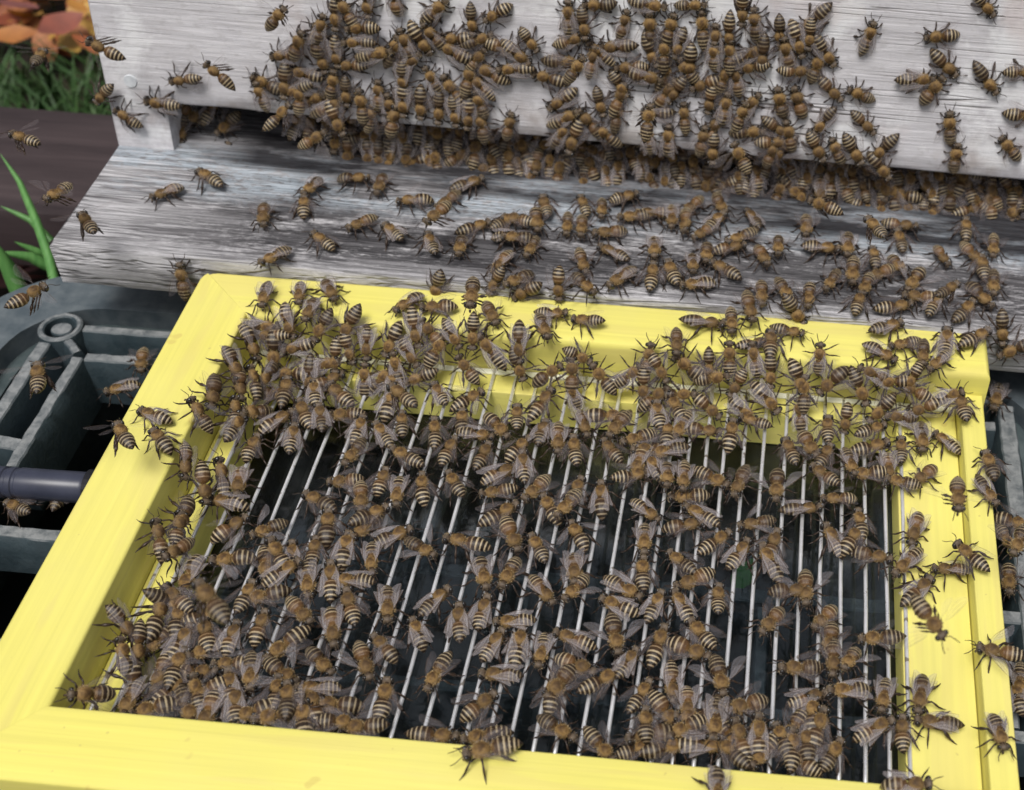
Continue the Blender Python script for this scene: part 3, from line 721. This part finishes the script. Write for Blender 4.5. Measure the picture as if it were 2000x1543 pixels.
    # legs
    for sy in (-1, 1):
        for j, (bx, ang, reach, th) in enumerate(((3.0, .75, 3.7, .29), (1.9, -.15, 4.3, .31), (.6, -1.0, 5.2, .40))):
            a = ang + rng.uniform(-.35, .35); reach_ = reach * rng.uniform(1.0, 1.3)
            c0 = Vector((bx, sy * 1.1, 2.3))
            dirv = Vector((sin(a), sy * cos(a), 0))
            if pose == 'fly':
                dirv = Vector((-.75, sy * .45, 0)).normalized(); reach_ *= .7
                k1 = c0 + dirv * reach_ * .4 + Vector((0, 0, -.9)); k2 = c0 + dirv * reach_ * .9 + Vector((0, 0, -2.4)); k3 = k2 + dirv * .8 + Vector((0, 0, -.9)); k4 = k3 + dirv * .5
            else:
                k1 = c0 + dirv * reach_ * .42 + Vector((0, 0, .75 + (j == 2) * .35)); k2 = c0 + dirv * reach_ * .80; k2.z = .75 + (j == 2) * .25
                k3 = c0 + dirv * reach_ * 1.03; k3.z = .2; k4 = k3 + dirv * .7; k4.z = .1
            limb(A, [c0, c0.lerp(k1, .5) + Vector((0, 0, .1)), k1], [th, th * 1.12, th * .75])
            limb(A, [k1, k1.lerp(k2, .65), k2], [th * .7, th * (1.45 if j == 2 else 1.0), th * .8])
            limb(A, [k2, k2.lerp(k3, .5), k3, k4], [th * .75, th * .75, th * .4, th * .25])
    return A
def wing_pair(side, style, seed):
    """fore and hind wing of one side as one sheet each, in one mesh"""
    rng = random.Random(seed * 7 + (side > 0)); A = Acc()
    base = {'f': (6, 0.9), 's': (21, 2.2), 'v': (48, 4), 'F': (88, 10)}[style]
    for which in (0, 1):
        L = (9.0, 6.4)[which]; Wd = (3.1, 2.0)[which]
        ang = radians(base[0] + (which * (12 if style != 'F' else -24)) + rng.uniform(-4, 4)); lift = radians(rng.uniform(-2, 3) + (base[1] if style in 'Fv' else -3))
        h = Vector((2.6 - which * .9, side * (1.35), 4.75 - which * .25))
        ax = Vector((-cos(ang) * cos(lift), side * sin(ang) * cos(lift), sin(lift))); 
        lead = Vector((sin(ang), side * cos(ang), 0))                  # towards the leading edge
        nrm = Vector((0, 0, 1)); roll = radians(rng.uniform(0, 14))
        lead = (lead * cos(roll) - nrm * sin(roll)).normalized()
        nu, nv = 9, 4; V, F, U = [], [], []
        for i in range(nu + 1):
            t = i / nu
            hw = Wd * (sin(pi * (.06 + .9 * t ** 1.15)) ** .62) * (.35 + .65 * min(1, t * 1.6)); le = .28 * Wd + .10 * Wd * sin(pi * t)
            for j in range(nv + 1):
                s_ = j / nv
                off = le - hw * s_ if which == 0 else le - hw * s_ * .95
                off *= min(1, .35 + t * 2.2)
                z = .28 * sin(pi * t) * (1 if style == 'f' else .5) - .25 * (s_ - .3) ** 2 
                V.append(h + ax * L * t + lead * off + Vector((0, 0, z - which * .14 + (side > 0) * .06))); U.append((t, s_))
        for i in range(nu):
            for j in range(nv):
                a = i * (nv + 1) + j; F.append((a, a + 1, a + nv + 2, a + nv + 1))
        A.add(V, F, U, 0)
    return A
def acc_mesh(A, name, mats, tints=None):
    me = bpy.data.meshes.new(name)
    me.from_pydata([tuple(v * S) for v in A.V], [], A.F)
    uv = me.uv_layers.new(name='UVMap'); li = [0] * len(me.loops); me.loops.foreach_get('vertex_index', li)
    flat = []
    for i in li: flat += A.U[i]
    uv.data.foreach_set('uv', flat)
    for m in mats: me.materials.append(m)
    me.polygons.foreach_set('material_index', A.Mi); me.polygons.foreach_set('use_smooth', [True] * len(me.polygons))
    me.update(); return me
NB = 18
WB = [bee_body(100 + i) for i in range(NB)]; FB = [bee_body(200 + i, 'fly') for i in range(3)]
ACC_B = WB + FB; MESH_B = [acc_mesh(a, 'bee_body', BM) for a in ACC_B]
WA = {}
for st in 'fsvF':
    for k in range(3):
        for sd_ in (-1, 1):
            a = wing_pair(sd_, st, k + 3); WA[st, k, sd_] = (a, acc_mesh(a, 'bee_wing', [M_bwf if st == 'f' else M_bwv if st == 'v' else M_bw]))

# ------------------------------------------------------------------ honey bees: where they are
BEES = '''0 0 4|300,460,63,F 830,390,155,F 810,730,228 1010,930,146 1450,620,188 1720,590,140,F 1280,810,172,f 1480,880,322 1650,860,62 1790,960,222 1420,1000,270 200,1090,165,F 1480,1210,10 1730,1230,62 1640,1390,148 1310,1500,200,f 470,1500,215,F
0 380 4|690,230,128,F 1430,680,100 210,800,30,F 300,1440,95,F 1110,1290,262 970,1510,190
500 0 4|150,150,50,F 230,430,185,f 400,580,165,f 510,440,285 625,400,275 625,90,270 720,110,120 840,215,180 810,330,180,f 920,425,15 760,510,180 870,-5,270 1090,10,100,f 1390,90,45,f 1685,140,275 1890,100,210 1280,300,305 1180,360,110 1400,290,130,f 1180,500,40 1580,300,180 1720,320,20 1910,365,345 1710,480,50 1560,410,150,f 1390,640,120 1550,720,125 1640,720,100 1850,580,150,f 1770,680,135,f 100,660,155 50,760,110,f 705,700,272 420,780,20 340,690,200 340,790,90 560,840,30 960,750,90,f 1150,770,270,f 1290,800,270 1430,830,270 1660,880,264 1550,860,280,f 890,930,80 745,980,90,v 620,920,300 1130,1050,95,v 1340,1050,45 1050,870,100 1770,1000,100 940,1130,90 1260,1260,200 1560,1240,30 1510,1110,90 1700,1110,270 1840,1130,120 1850,1290,100 1970,1000,80 1970,1190,80 170,920,50,B 430,1100,30,B 750,1395,355 975,1430,250 1370,1370,100 1650,1440,20
1000 0 4|125,300,308 20,400,320 30,540,180,f 440,150,92,f 560,170,280 440,320,20,f 700,35,180 1060,35,355 1380,40,5 870,200,75,f 1230,240,75 1080,390,290 1310,330,250 1490,240,95 1700,240,270 1800,60,270,F 1900,200,95,f 1830,430,20 1900,520,190 830,360,185 700,420,140,f 950,525,180 830,640,302 1030,590,350,f 1590,340,90,f 1580,450,90,f 1380,560,125 1520,650,200 1760,640,100,f 300,610,165 480,560,57,B 390,480,0,f 400,770,215 680,780,285 1190,740,55,f 1550,770,260 1350,930,95 1660,860,80 1850,840,55 1140,880,180 1060,960,85,B 820,920,80 400,930,30 490,1060,250 620,970,130 750,1060,140 180,1100,60 60,1090,270 20,1200,60 370,1070,60 310,1110,200,f 460,1240,60 680,1200,160 840,1270,95 920,1140,130 1150,1240,225 1040,1210,300 1340,1180,90 1570,1020,70 1490,1110,80 1830,1030,5 1800,1250,118,B 1430,1370,100 1320,1350,90 1220,1330,80 1680,1440,200 1900,1480,80 1510,1390,90 1090,1430,120 1260,1490,280 1130,1490,100,f
1500 0 4|90,230,268 370,145,225 230,300,287 440,395,302 150,430,100,f 780,300,70 1370,280,183 1370,490,316 1700,610,308 1680,20,310 1960,560,0 1150,620,0,f 1270,720,50 200,555,0 200,650,355,f 480,690,315 740,745,152 100,820,100 245,810,105 440,940,233 740,950,318 60,990,330 1420,1010,92 1460,1250,80 1900,1170,130 910,1150,225 1980,900,0 120,1160,222 20,1110,0 370,1130,297 540,1190,112 660,1160,303 300,1260,150 450,1320,180 90,1330,90 230,1390,100 170,1460,315 740,1310,320 870,1290,310 970,1360,330 660,1390,100 820,1440,0 1020,1460,280 1120,1350,260 1230,1400,280 1440,1350,280 1500,1430,280 1660,1430,280 1880,1460,300 1560,1360,170
500 330 4|60,350,265 450,130,220,f 375,300,85 530,570,143 160,680,205,f 830,420,205 1080,500,138 1370,590,112 1600,590,260 1250,245,185,v 1260,340,190 1430,340,215,F 1510,240,215 1700,460,20 1780,510,30 1950,530,0 1930,420,30 1200,1040,213 1420,900,253 1440,1080,180 1690,960,262,B 1880,860,240 1920,730,230 1830,1120,298 345,960,262,f 70,980,255,f 570,940,300 430,1090,240,f 250,1180,285,f 530,1210,242 740,1200,242 720,1390,285 870,1350,268 940,1340,290,f 1070,1330,245 1240,1240,280,f 1190,1420,300 1380,1290,130 1400,1430,60 1530,1280,302,f 1700,1260,268 1850,1430,130 340,1390,192 30,1230,0 130,1300,180
1000 330 4|130,100,350 260,300,105 60,400,170 190,390,275 435,420,262 545,440,265 160,600,240 50,540,180 780,495,190 800,660,155 545,720,290 860,225,13 970,370,190 1110,200,95,v 1120,350,180,f 1250,180,270 1250,370,270 1360,400,268 1420,280,215 1620,270,300 1580,420,45,f 1500,490,215 1115,610,268,f 1215,620,275,f 1095,840,82 1410,730,275 1520,650,265 1690,620,5 1800,530,200 1670,790,148 1950,670,295 1460,900,185,f 860,850,215 60,860,205 120,950,205 365,890,270 550,890,320 1950,960,270 1850,1070,287 1715,1180,275 1490,1200,355,f 600,1185,170 240,1230,290,f 300,1130,0 60,1350,270,f 500,1450,333 1285,1340,270 1880,1370,12,f 1060,1500,80 1540,1510,270 1700,1500,90 1900,1500,100
1500 330 4|300,440,270 450,290,160,B 850,470,130,B 730,290,340 1040,310,0 1020,440,350 1210,330,260 1330,370,120 1560,320,20 1545,480,90 1930,370,92 80,590,270 400,615,355 620,590,270 1350,670,303 1580,655,318 1760,600,270 660,790,268 500,870,237 320,980,265 120,940,300 200,1090,302 770,900,250 890,810,205 1000,740,305 1150,860,235,v 1400,950,40,F 1760,890,268 1650,980,318 1300,1060,60,f 980,1080,5 1200,1000,180 1530,1120,45 1830,1230,270,v 1950,1400,200 920,1240,20,f 870,1430,335 1080,1365,190 1390,1360,82,f 1620,1320,28 150,1265,345 1210,1430,270 1340,1500,220,f 20,1370,90
350 600 4|580,170,30 550,270,290 750,230,180 410,420,290,f 265,650,263 170,860,120,v 470,590,270 500,690,300 690,520,240,f 720,680,0 830,660,80 1120,450,15 900,520,180 1150,580,20 1060,680,90 1260,690,140 430,830,90 610,820,180 420,950,60 380,1050,50 560,1110,60 750,900,30,f 880,1030,78,f 980,840,110 1110,870,100 1320,840,182 1600,1000,125 1740,920,90 1380,1120,230 1780,1170,152 1310,1360,184 1580,1370,70 1710,1430,262 1420,1470,270 1100,1520,150 1900,1420,90 185,1370,280 330,1350,100 470,1350,262,f 45,1190,265,f 1560,580,45 1700,490,100,f 1750,700,140,B 1900,540,200 1940,640,200,f
800 600 4|460,500,125 840,440,290 1070,530,35 1270,540,90 1520,570,130 1700,545,40,f 1840,450,80 1830,590,270 1940,460,300 240,690,120 450,730,30,v 410,900,90 200,990,92 300,1130,60 510,995,355 680,920,315 840,870,90 920,880,100 1030,760,50 1030,990,70 1158,1020,270,f 1290,1130,95 1355,900,285,f 1290,700,110 1260,910,270 1520,850,0 1500,950,0 1640,910,230 1580,1130,130 840,1110,40 570,1170,65 890,1250,95,f 690,1310,25,f 700,1440,190 360,1390,120 1000,1410,225 1290,1450,60 1500,1500,90 1720,1320,15 1800,1200,250,f 1920,1260,120,f 1800,1020,200 1900,1120,180 1900,720,40 1940,850,100,f
1200 600 4|350,480,290 220,630,260 600,480,140 740,555,10 890,430,90 740,440,270 1090,480,85 970,580,240 1218,490,270 1180,700,310,f 1430,540,290 1600,420,85,f 1710,570,222 1910,610,293 1480,690,90 1450,850,95 1510,1060,300 1665,960,90 1810,860,263 1375,1130,110 1640,1170,60 1835,1210,290,f 1650,1320,145 480,680,0 490,800,120 720,770,320 990,790,320 1110,900,160 680,960,350 910,1000,80 300,760,150 360,880,100,f 410,1000,90 280,1100,180 430,1120,190 530,920,240,f 190,1010,150 410,1300,270 540,1320,265 750,1330,335 985,1360,248 1270,1380,268,v 600,1480,180 1770,1500,181
1500 600 4|850,530,155 1000,580,180 1160,660,155 1140,530,240 1310,480,225,f 1400,700,20 1520,790,107 900,780,225 1060,860,172 1230,780,200 1200,1010,275,f 1110,940,130 1400,1060,145 800,960,20 790,1100,13 1040,1130,90 940,1240,272,f 1060,1370,170 1230,1310,218 1790,690,255 1740,1250,110 1700,1430,308,f 1480,1450,275,B 800,1300,180
1500 860 4|1150,680,255,f 1090,950,225,f 1590,910,140 1440,1010,181,f 1170,1180,45 1610,1360,115 1890,630,340 1850,750,300 1880,1070,270 1250,1380,312,B 1960,780,250,B 260,540,5 520,800,122 720,660,100 650,780,60 800,900,345 295,1150,272,v 150,1180,0 40,1400,230 450,1380,225 30,830,70 20,960,120
250 900 4|440,410,250 380,550,80 240,620,100 390,690,210 790,330,170 740,130,100 790,530,30 1110,530,205,v 830,765,185,v 1080,790,275 490,880,240,f 450,960,250 920,1070,65 1090,1050,190 1450,720,80 1560,520,85 1500,350,140 1410,920,270 1290,760,90,f 1180,750,120 1200,880,30,f 1690,700,75 1905,750,270,f 1880,500,220 1810,300,270 1880,430,30 1590,940,90,f 1770,940,180 1740,1150,105 1600,1290,275 1340,1170,312 1030,1310,70 660,1110,130,B 560,1230,20 290,1100,335 400,1090,140
200 1157 4|140,220,307,f 440,370,230 610,400,60,f 860,440,200 470,610,250 710,630,0 1030,560,182 240,690,275 230,820,250 520,780,40 420,900,200 -68,792,178 660,880,290 840,920,250 1000,760,95,f 1040,900,90 1200,930,200 1380,960,190 1540,880,280,f 1580,1010,90 1450,850,90 1390,620,325,v 1440,400,215 1690,530,312 1700,755,185 1850,880,180 1810,1010,0
650 1157 4|430,80,270 790,80,45,f 670,330,110,f 990,240,92,f 1165,170,72 1430,230,182,f 1240,430,55,f 1330,650,172,f 1640,440,257,f 1890,370,165 1450,430,80 240,520,287,v 410,440,130 820,620,240 400,850,78 1125,900,37 780,1120,355 1250,1220,193,T 1200,1120,190 1730,1050,330 1710,810,80 1790,690,230 1880,560,340 260,1050,180 30,1000,90
700 900 4|1100,420,30 1500,380,120 1650,330,230 1870,390,60 1720,590,120,v 1190,570,295 1410,690,120 480,680,330,v 850,640,172 970,870,283,f 1190,860,242 225,1070,272 1430,1010,310,f 1710,990,227,v 1690,830,270,f 260,600,20 250,500,350
1100 900 4|640,390,325,f 1090,430,150,f 930,510,5 1180,640,35 1370,740,55,f 1530,490,190,v 1580,850,120 635,600,270 620,890,90 930,800,140 1040,930,200 460,990,330,f 440,1140,155,f 715,1140,65 930,1140,120,f 1210,1090,90 400,1350,282,v 1630,1270,245
1100 1157 4|500,560,58 740,420,70 280,700,30 600,820,60 845,700,272,f 790,920,310 1060,980,180 1220,640,283,v 1090,340,130 970,440,340 1450,880,195 1290,1100,310 280,1190,312 1330,1260,135 780,1220,15 540,1240,20 700,1110,190 1580,1230,230 1880,1340,145 1200,1520,270,f 640,1050,90 1080,1200,0 970,850,270,f
1500 1150 3.926|480,370,260 500,520,270 270,610,182 640,530,240,v 640,780,181 890,800,262,f 290,850,20,f 210,1050,240 800,1080,25,f 1030,1120,90 1175,790,262,f 1310,1030,173,f 1760,1080,288,f 1790,490,170,v 870,380,182 480,1290,60 300,1210,90 1930,700,270 1920,850,100 1050,1505,0,f
0 760 4|1210,210,160,f 970,370,120,F 1260,400,128 490,820,60 150,930,150'''
Hn = Vector((0, cos(LEAN), -sin(LEAN)))
Zup = Vector((0, 0, 1))
def hz(x, base): return base - .0105 * x
WALLP = HX @ Vector((-54, YB, ZL)); NW = Vector((0, -cos(LEAN), sin(LEAN)))
def classify(u, v):
    """first surface of the place the line of sight meets: name, point on it, its outward normal"""
    c = []
    def add(name, P, n, ok):
        p, t = hit(u, v, P, n)
        if t > 0 and ok(p): c.append((t, name, p, Vector(n).normalized()))
    add('wall', WALLP, NW, lambda p: p.z > hz(p.x, ZL) + (18.6 if p.x > -32 else 0) and p.x > -58)
    add('landing', HX @ Vector((-54, YB, ZL)), (.0105, 0, 1), lambda p: p.x > -54.5 and YL0 - .5 < p.y < YB - 2)
    add('entrance', WALLP + Vector((0, 12, 0)), (0, -.74, .67), lambda p: -34 < p.x and p.z <= hz(p.x, ZL) + 18.6 and p.y > YB - 14)
    add('landing edge', (0, YL0, 0), (0, -1, 0.35), lambda p: p.x > -54 and -13 < p.z < 5 and (p.x < -2 or p.x > 271 or p.z > 0))
    inside = lambda p: 0 <= p.x <= W_ and 0 <= p.y <= L_
    add('far rail', (0, 0, 0), Zup, lambda p: 0 <= p.x <= W_ + 1 and L_ - BF + 1 <= p.y <= L_ + 1)
    add('left rail', (0, 0, 0), Zup, lambda p: -1 <= p.x <= BL and -60 <= p.y <= L_ - BF)
    add('near rail', (0, 0, 0), Zup, lambda p: 0 <= p.x <= W_ and p.y <= BN)
    add('far face', (0, L_ - BF, 0), (0, -.8, .6), lambda p: BL < p.x < W_ and ZR - 1 < p.z < 1)
    add('left face', (BL, 0, 0), (.8, 0, .6), lambda p: BN < p.y < L_ - BF and ZR - 1 < p.z < 0)
    add('right strip', (0, 0, ZS), Zup, lambda p: 262 <= p.x <= W_ + .5 and p.y < L_ - BF)
    add('wires', (0, 0, ZR + .9), Zup, lambda p: BL <= p.x <= 245 and p.y < L_ - BF and p.y > BN)
    add('right rail', (0, 0, ZR), Zup, lambda p: 245 < p.x <= 262.3 and p.y < L_ - BF)
    add('crate', (0, 0, -34), Zup, lambda p: p.z < 0)
    return min(c, key=lambda q: q[0])
LENPX = 13.0
class Bee: pass
bees = []; rb_ = random.Random(77)
def add_bee(u, v, ang, style, src='photo'):
    b = Bee(); b.u, b.v, b.ang = u, v, ang; b.src = src
    b.t, b.zone, b.p0, b.n = classify(u, v)
    b.fly = style in ('F', 'B'); b.raw = style
    b.style = 'F' if b.fly else style
    bees.append(b); return b
for ln in BEES.strip().split('\n'):
    hd, body = ln.split('|'); ox, oy, s_ = map(float, hd.split())
    for it in body.split():
        q = it.split(','); st = q[3] if len(q) > 3 else ('f' if rb_.random() < .2 else 's')
        u, v = ox + float(q[0]) / s_, oy + float(q[1]) / s_
        st = 's' if st == 'T' else st
        da = lambda o: min(abs(o.ang - float(q[2])), 360 - abs(o.ang - float(q[2])))
        if any((o.u - u) ** 2 + (o.v - v) ** 2 < (27 if da(o) < 45 else 17) ** 2 for o in bees): continue
        add_bee(u, v, float(q[2]), st)
NPHOTO = len(bees)
# the crowd packed along the entrance and in the far left of the frame: more bees in the gaps between those read one by one
for (poly, n, dmin) in (
        ([(560, 240), (760, 230), (1000, 265), (1300, 270), (1700, 330), (1990, 365), (1990, 420), (1500, 385), (1200, 350), (800, 320), (600, 280)], 85, 21),
        ([(440, 660), (760, 700), (860, 860), (480, 830)], 8, 26),
        ([(620, 60), (900, 130), (960, 230), (560, 200), (520, 140)], 10, 26), ([(1120, 20), (1600, 60), (1620, 300), (1150, 240), (1130, 120)], 14, 27),
        ([(1100, 400), (1980, 440), (1980, 640), (1250, 560)], 8, 34),
        ([(200, 1330), (320, 1180), (560, 1290), (700, 1380), (680, 1420), (330, 1375)], 12, 26), ([(1200, 1380), (1600, 1390), (1600, 1490), (1330, 1470)], 8, 28)):
    us = [p[0] for p in poly]; vs_ = [p[1] for p in poly]; k = 0; tries = 0
    while k < n and tries < 9000:
        tries += 1; u, v = rb_.uniform(min(us), max(us)), rb_.uniform(min(vs_), max(vs_))
        ins = False
        for i in range(len(poly)):
            (x1, y1), (x2, y2) = poly[i], poly[i-1]
            if (y1 > v) != (y2 > v) and u < (x2 - x1) * (v - y1) / (y2 - y1) + x1: ins = not ins
        if not ins or any((o.u - u) ** 2 + ((o.v - v) * 1.15) ** 2 < dmin ** 2 for o in bees): continue
        add_bee(u, v, rb_.choice((80, 90, 100, 70, 270, 265, 110, rb_.uniform(0, 360))), rb_.choice('sssf'), 'crowd'); k += 1
# heights: bees that would run into each other climb over one another
placed = []
for b in bees:
    n = b.n; base = 3.0
    h = 0
    if b.fly and b.zone == 'crate' and b.u < 240: h = 70
    elif b.fly: h = 55 if b.raw == 'B' and b.zone in ('right rail', 'wires', 'right strip', 'landing edge') else (38 if b.raw == 'B' else 14)
    else:
        near = [o for o in placed if (o.pc - b.p0).length < 10]
        for o in near:
            d = (o.p0 - b.p0).length
            if d < 5.0: h = max(h, o.h + 2.9 - d * .28)
            elif d < 7.0: h = max(h, o.h + 1.0 - (d - 5) * .5)
        h = min(h, 6.5)
        if b.src == 'crowd': h = min(h, 2.0) * .6
    P, t = hit(b.u, b.v, b.p0, n, h + base)
    b.h = h; b.pc = P
    # heading: the direction in the surface that looks like the angle seen from the camera
    a = radians(b.ang); Q, _ = hit(b.u + 4 * cos(a), b.v - 4 * sin(a), b.p0, n, h + base)
    fw = (Q - P).normalized(); 
    nn = n.copy()
    tilt = (6 if h < 1 else 13)
    if b.fly: tilt = 10
    lf = nn.cross(fw).normalized(); 
    M = Matrix((fw, lf, nn)).transposed()
    pit, rol = radians(rb_.gauss(0, tilt * .6)), radians(rb_.gauss(0, tilt))
    M = M @ Matrix.Rotation(pit, 3, 'Y') @ Matrix.Rotation(rol, 3, 'X')
    b.sc = rb_.uniform(.91, 1.08)
    # body middle (a little behind the waist) sits on the line of sight
    mid = M @ Vector((-.9, 0, 3.0)) * b.sc
    b.base = P - mid; b.M = (M.to_4x4() @ Matrix.Diagonal((b.sc * rb_.uniform(.94, 1.07), b.sc * rb_.uniform(.95, 1.03), b.sc, 1)))
    b.M.translation = b.base
    b.dist = (P - CAM).length
    b.kb = NB + rb_.randrange(3) if b.fly else rb_.randrange(NB); b.kw = rb_.randrange(3)
    placed.append(b)
# the 300 that show largest are things of their own
for b in bees:
    cover = sum(1 for o in bees if o is not b and (o.u - b.u) ** 2 + (o.v - b.v) ** 2 < 34 ** 2 and o.dist < b.dist - .3)
    b.score = (FPX / b.dist) * (1 - .07 * min(5, cover)) * (.55 if b.src == 'crowd' else 1)
    if b.zone == 'crate': b.score *= .95
    inside = -5 < b.u < 2005 and -5 < b.v < 1548
    if not inside: b.score *= .6
order = sorted(bees, key=lambda b: -b.score)
solo = order[:300]; rest = order[300:]
ORD = lambda n: '%d%s' % (n, 'th' if 10 < n % 100 < 14 else {1: 'st', 2: 'nd', 3: 'rd'}.get(n % 10, 'th'))
def dirword(a):
    return ['right', 'up-right', 'up', 'up-left', 'left', 'down-left', 'down', 'down-right'][int(((a % 360) + 22.5) // 45) % 8]
lanes = {}
for b in bees:
    if not (0 < b.u < 2000 and 0 < b.v < 1543): b.lane = ('out', 0); continue
    if b.fly: b.lane = ('fly', 0)
    elif b.zone == 'wires': b.lane = ('wires', min(range(len(WIRES)), key=lambda i: abs(WIRES[i] - b.p0.x)))
    else: b.lane = (b.zone, 0)
    lanes.setdefault(b.lane, []).append(b)
for k, lst in lanes.items():
    lst.sort(key=(lambda b: -b.v) if k[0] in ('wires', 'left rail', 'left face', 'right rail', 'right strip', 'crate') else (lambda b: b.u))
    for i, b in enumerate(lst): b.rank = i + 1; b.of = len(lst)
WN = {'s': 'striped bee', 'f': 'folded-wing bee', 'v': 'spread-wing bee', 'F': 'flying bee'}
def label(b):
    z = b.lane[0]; d = dirword(b.ang); n = ORD(getattr(b, 'rank', 1)); w_ = WN[b.style]
    if z == 'out': return '%s half outside the picture edge, heading %s' % (w_, d)
    if z == 'wires': return '%s heading %s, %s from the near rail on %s wire from left' % (w_, d, n, ORD(b.lane[1] + 1))
    if z == 'fly': return 'flying bee heading %s, %s flying bee from the left' % (d, n)
    if z in ('far rail', 'near rail'): return '%s heading %s, %s from left on top of the %s' % (w_, d, n, z)
    if z == 'far face': return '%s heading %s, %s from left on inner face of far rail' % (w_, d, n)
    if z in ('left rail', 'right rail'): return '%s heading %s, %s from the bottom on the %s' % (w_, d, n, z)
    if z == 'left face': return '%s heading %s, %s from bottom on inner face of left rail' % (w_, d, n)
    if z == 'right strip': return '%s heading %s, %s from bottom on the outer right strip' % (w_, d, n)
    if z == 'crate': return '%s heading %s, %s from bottom on the plastic crate' % (w_, d, n)
    if z in ('landing', 'landing edge'): return '%s heading %s, %s from left on grey landing board%s' % (w_, d, n, ' edge' if 'edge' in z else '')
    if z == 'entrance': return '%s heading %s, %s from left along the dark entrance' % (w_, d, n)
    return '%s heading %s, %s from left on the pale hive wall' % (w_, d, n)
outn = 0
seen_l = {}
for b in solo:
    root = bpy.data.objects.new('honey_bee', None); COL.objects.link(root); root.empty_display_size = .003
    M = b.M.copy(); M.translation = M.translation * S; root.matrix_world = M
    l = label(b)
    if l in seen_l:
        outn += 1; l = l + ', %s such' % ORD(seen_l[l] + 1)
    seen_l[label(b)] = seen_l.get(label(b), 0) + 1
    tag(root, l, 'bee', 'honey bees swarming over the frame and hive')
    o = bpy.data.objects.new('body', MESH_B[b.kb]); COL.objects.link(o); o.parent = root
    for sd_ in (-1, 1):
        o = bpy.data.objects.new('wing', WA[b.style, b.kw, sd_][1]); COL.objects.link(o); o.parent = root
# all the others as one mass
import numpy as np
def acc_np(A): 
    return (np.array([tuple(v) for v in A.V], dtype=np.float32), A.F, np.array(A.U, dtype=np.float32), np.array(A.Mi, dtype=np.int32))
NPB = [acc_np(a) for a in ACC_B]; NPW = {k: acc_np(v[0]) for k, v in WA.items()}
FL = {}
def flat(F, key):
    if key not in FL: FL[key] = (np.array([i for f in F for i in f], dtype=np.int32), np.array([len(f) for f in F], dtype=np.int32))
    return FL[key]
VV, LI, LC, UU, MI, TT = [], [], [], [], [], []; off = 0
for b in rest:
    R = np.array(b.M.to_3x3(), dtype=np.float32); tr_ = np.array(tuple(b.M.translation), dtype=np.float32); tint = rb_.random()
    for key, (V, F, U, Mi) in [(('b', b.kb), NPB[b.kb])] + [(('w', b.style, b.kw, s), NPW[b.style, b.kw, s]) for s in (-1, 1)]:
        li, lc = flat(F, key); VV.append((V @ R.T + tr_) * S); LI.append(li + off); LC.append(lc); UU.append(U[li]); MI.append(Mi + ((7 if key[1] in 'f' else 8 if key[1] == 'v' else 6) if key[0] == 'w' else 0)); TT.append(np.full(len(V), tint, dtype=np.float32)); off += len(V)
VV = np.concatenate(VV); LI = np.concatenate(LI); LC = np.concatenate(LC); UU = np.concatenate(UU); MI = np.concatenate(MI); TT = np.concatenate(TT)
me = bpy.data.meshes.new('bee_mass'); me.vertices.add(len(VV)); me.vertices.foreach_set('co', VV.ravel())
me.loops.add(len(LI)); me.loops.foreach_set('vertex_index', LI)
me.polygons.add(len(LC)); st_ = np.concatenate([[0], np.cumsum(LC)[:-1]]).astype(np.int32); me.polygons.foreach_set('loop_start', st_)
for m in BM + [M_bw, M_bwf, M_bwv]: me.materials.append(m)
me.polygons.foreach_set('material_index', MI); me.polygons.foreach_set('use_smooth', np.ones(len(LC), dtype=bool))
uv = me.uv_layers.new(name='UVMap'); uv.data.foreach_set('uv', UU.ravel())
at = me.attributes.new('tint', 'FLOAT', 'POINT'); at.data.foreach_set('value', TT)
me.update(calc_edges=True); me.validate()
o = bpy.data.objects.new('bee_swarm', me); COL.objects.link(o)
tag(o, 'crowd of striped honey bees on the hive wall, entrance and landing board', 'bees', kind='stuff')
print('BEES', NPHOTO, len(bees), 'zones', {z: sum(1 for b in bees if b.zone == z) for z in set(b.zone for b in bees)}, 'dup labels', outn, 'faces', len(LC))
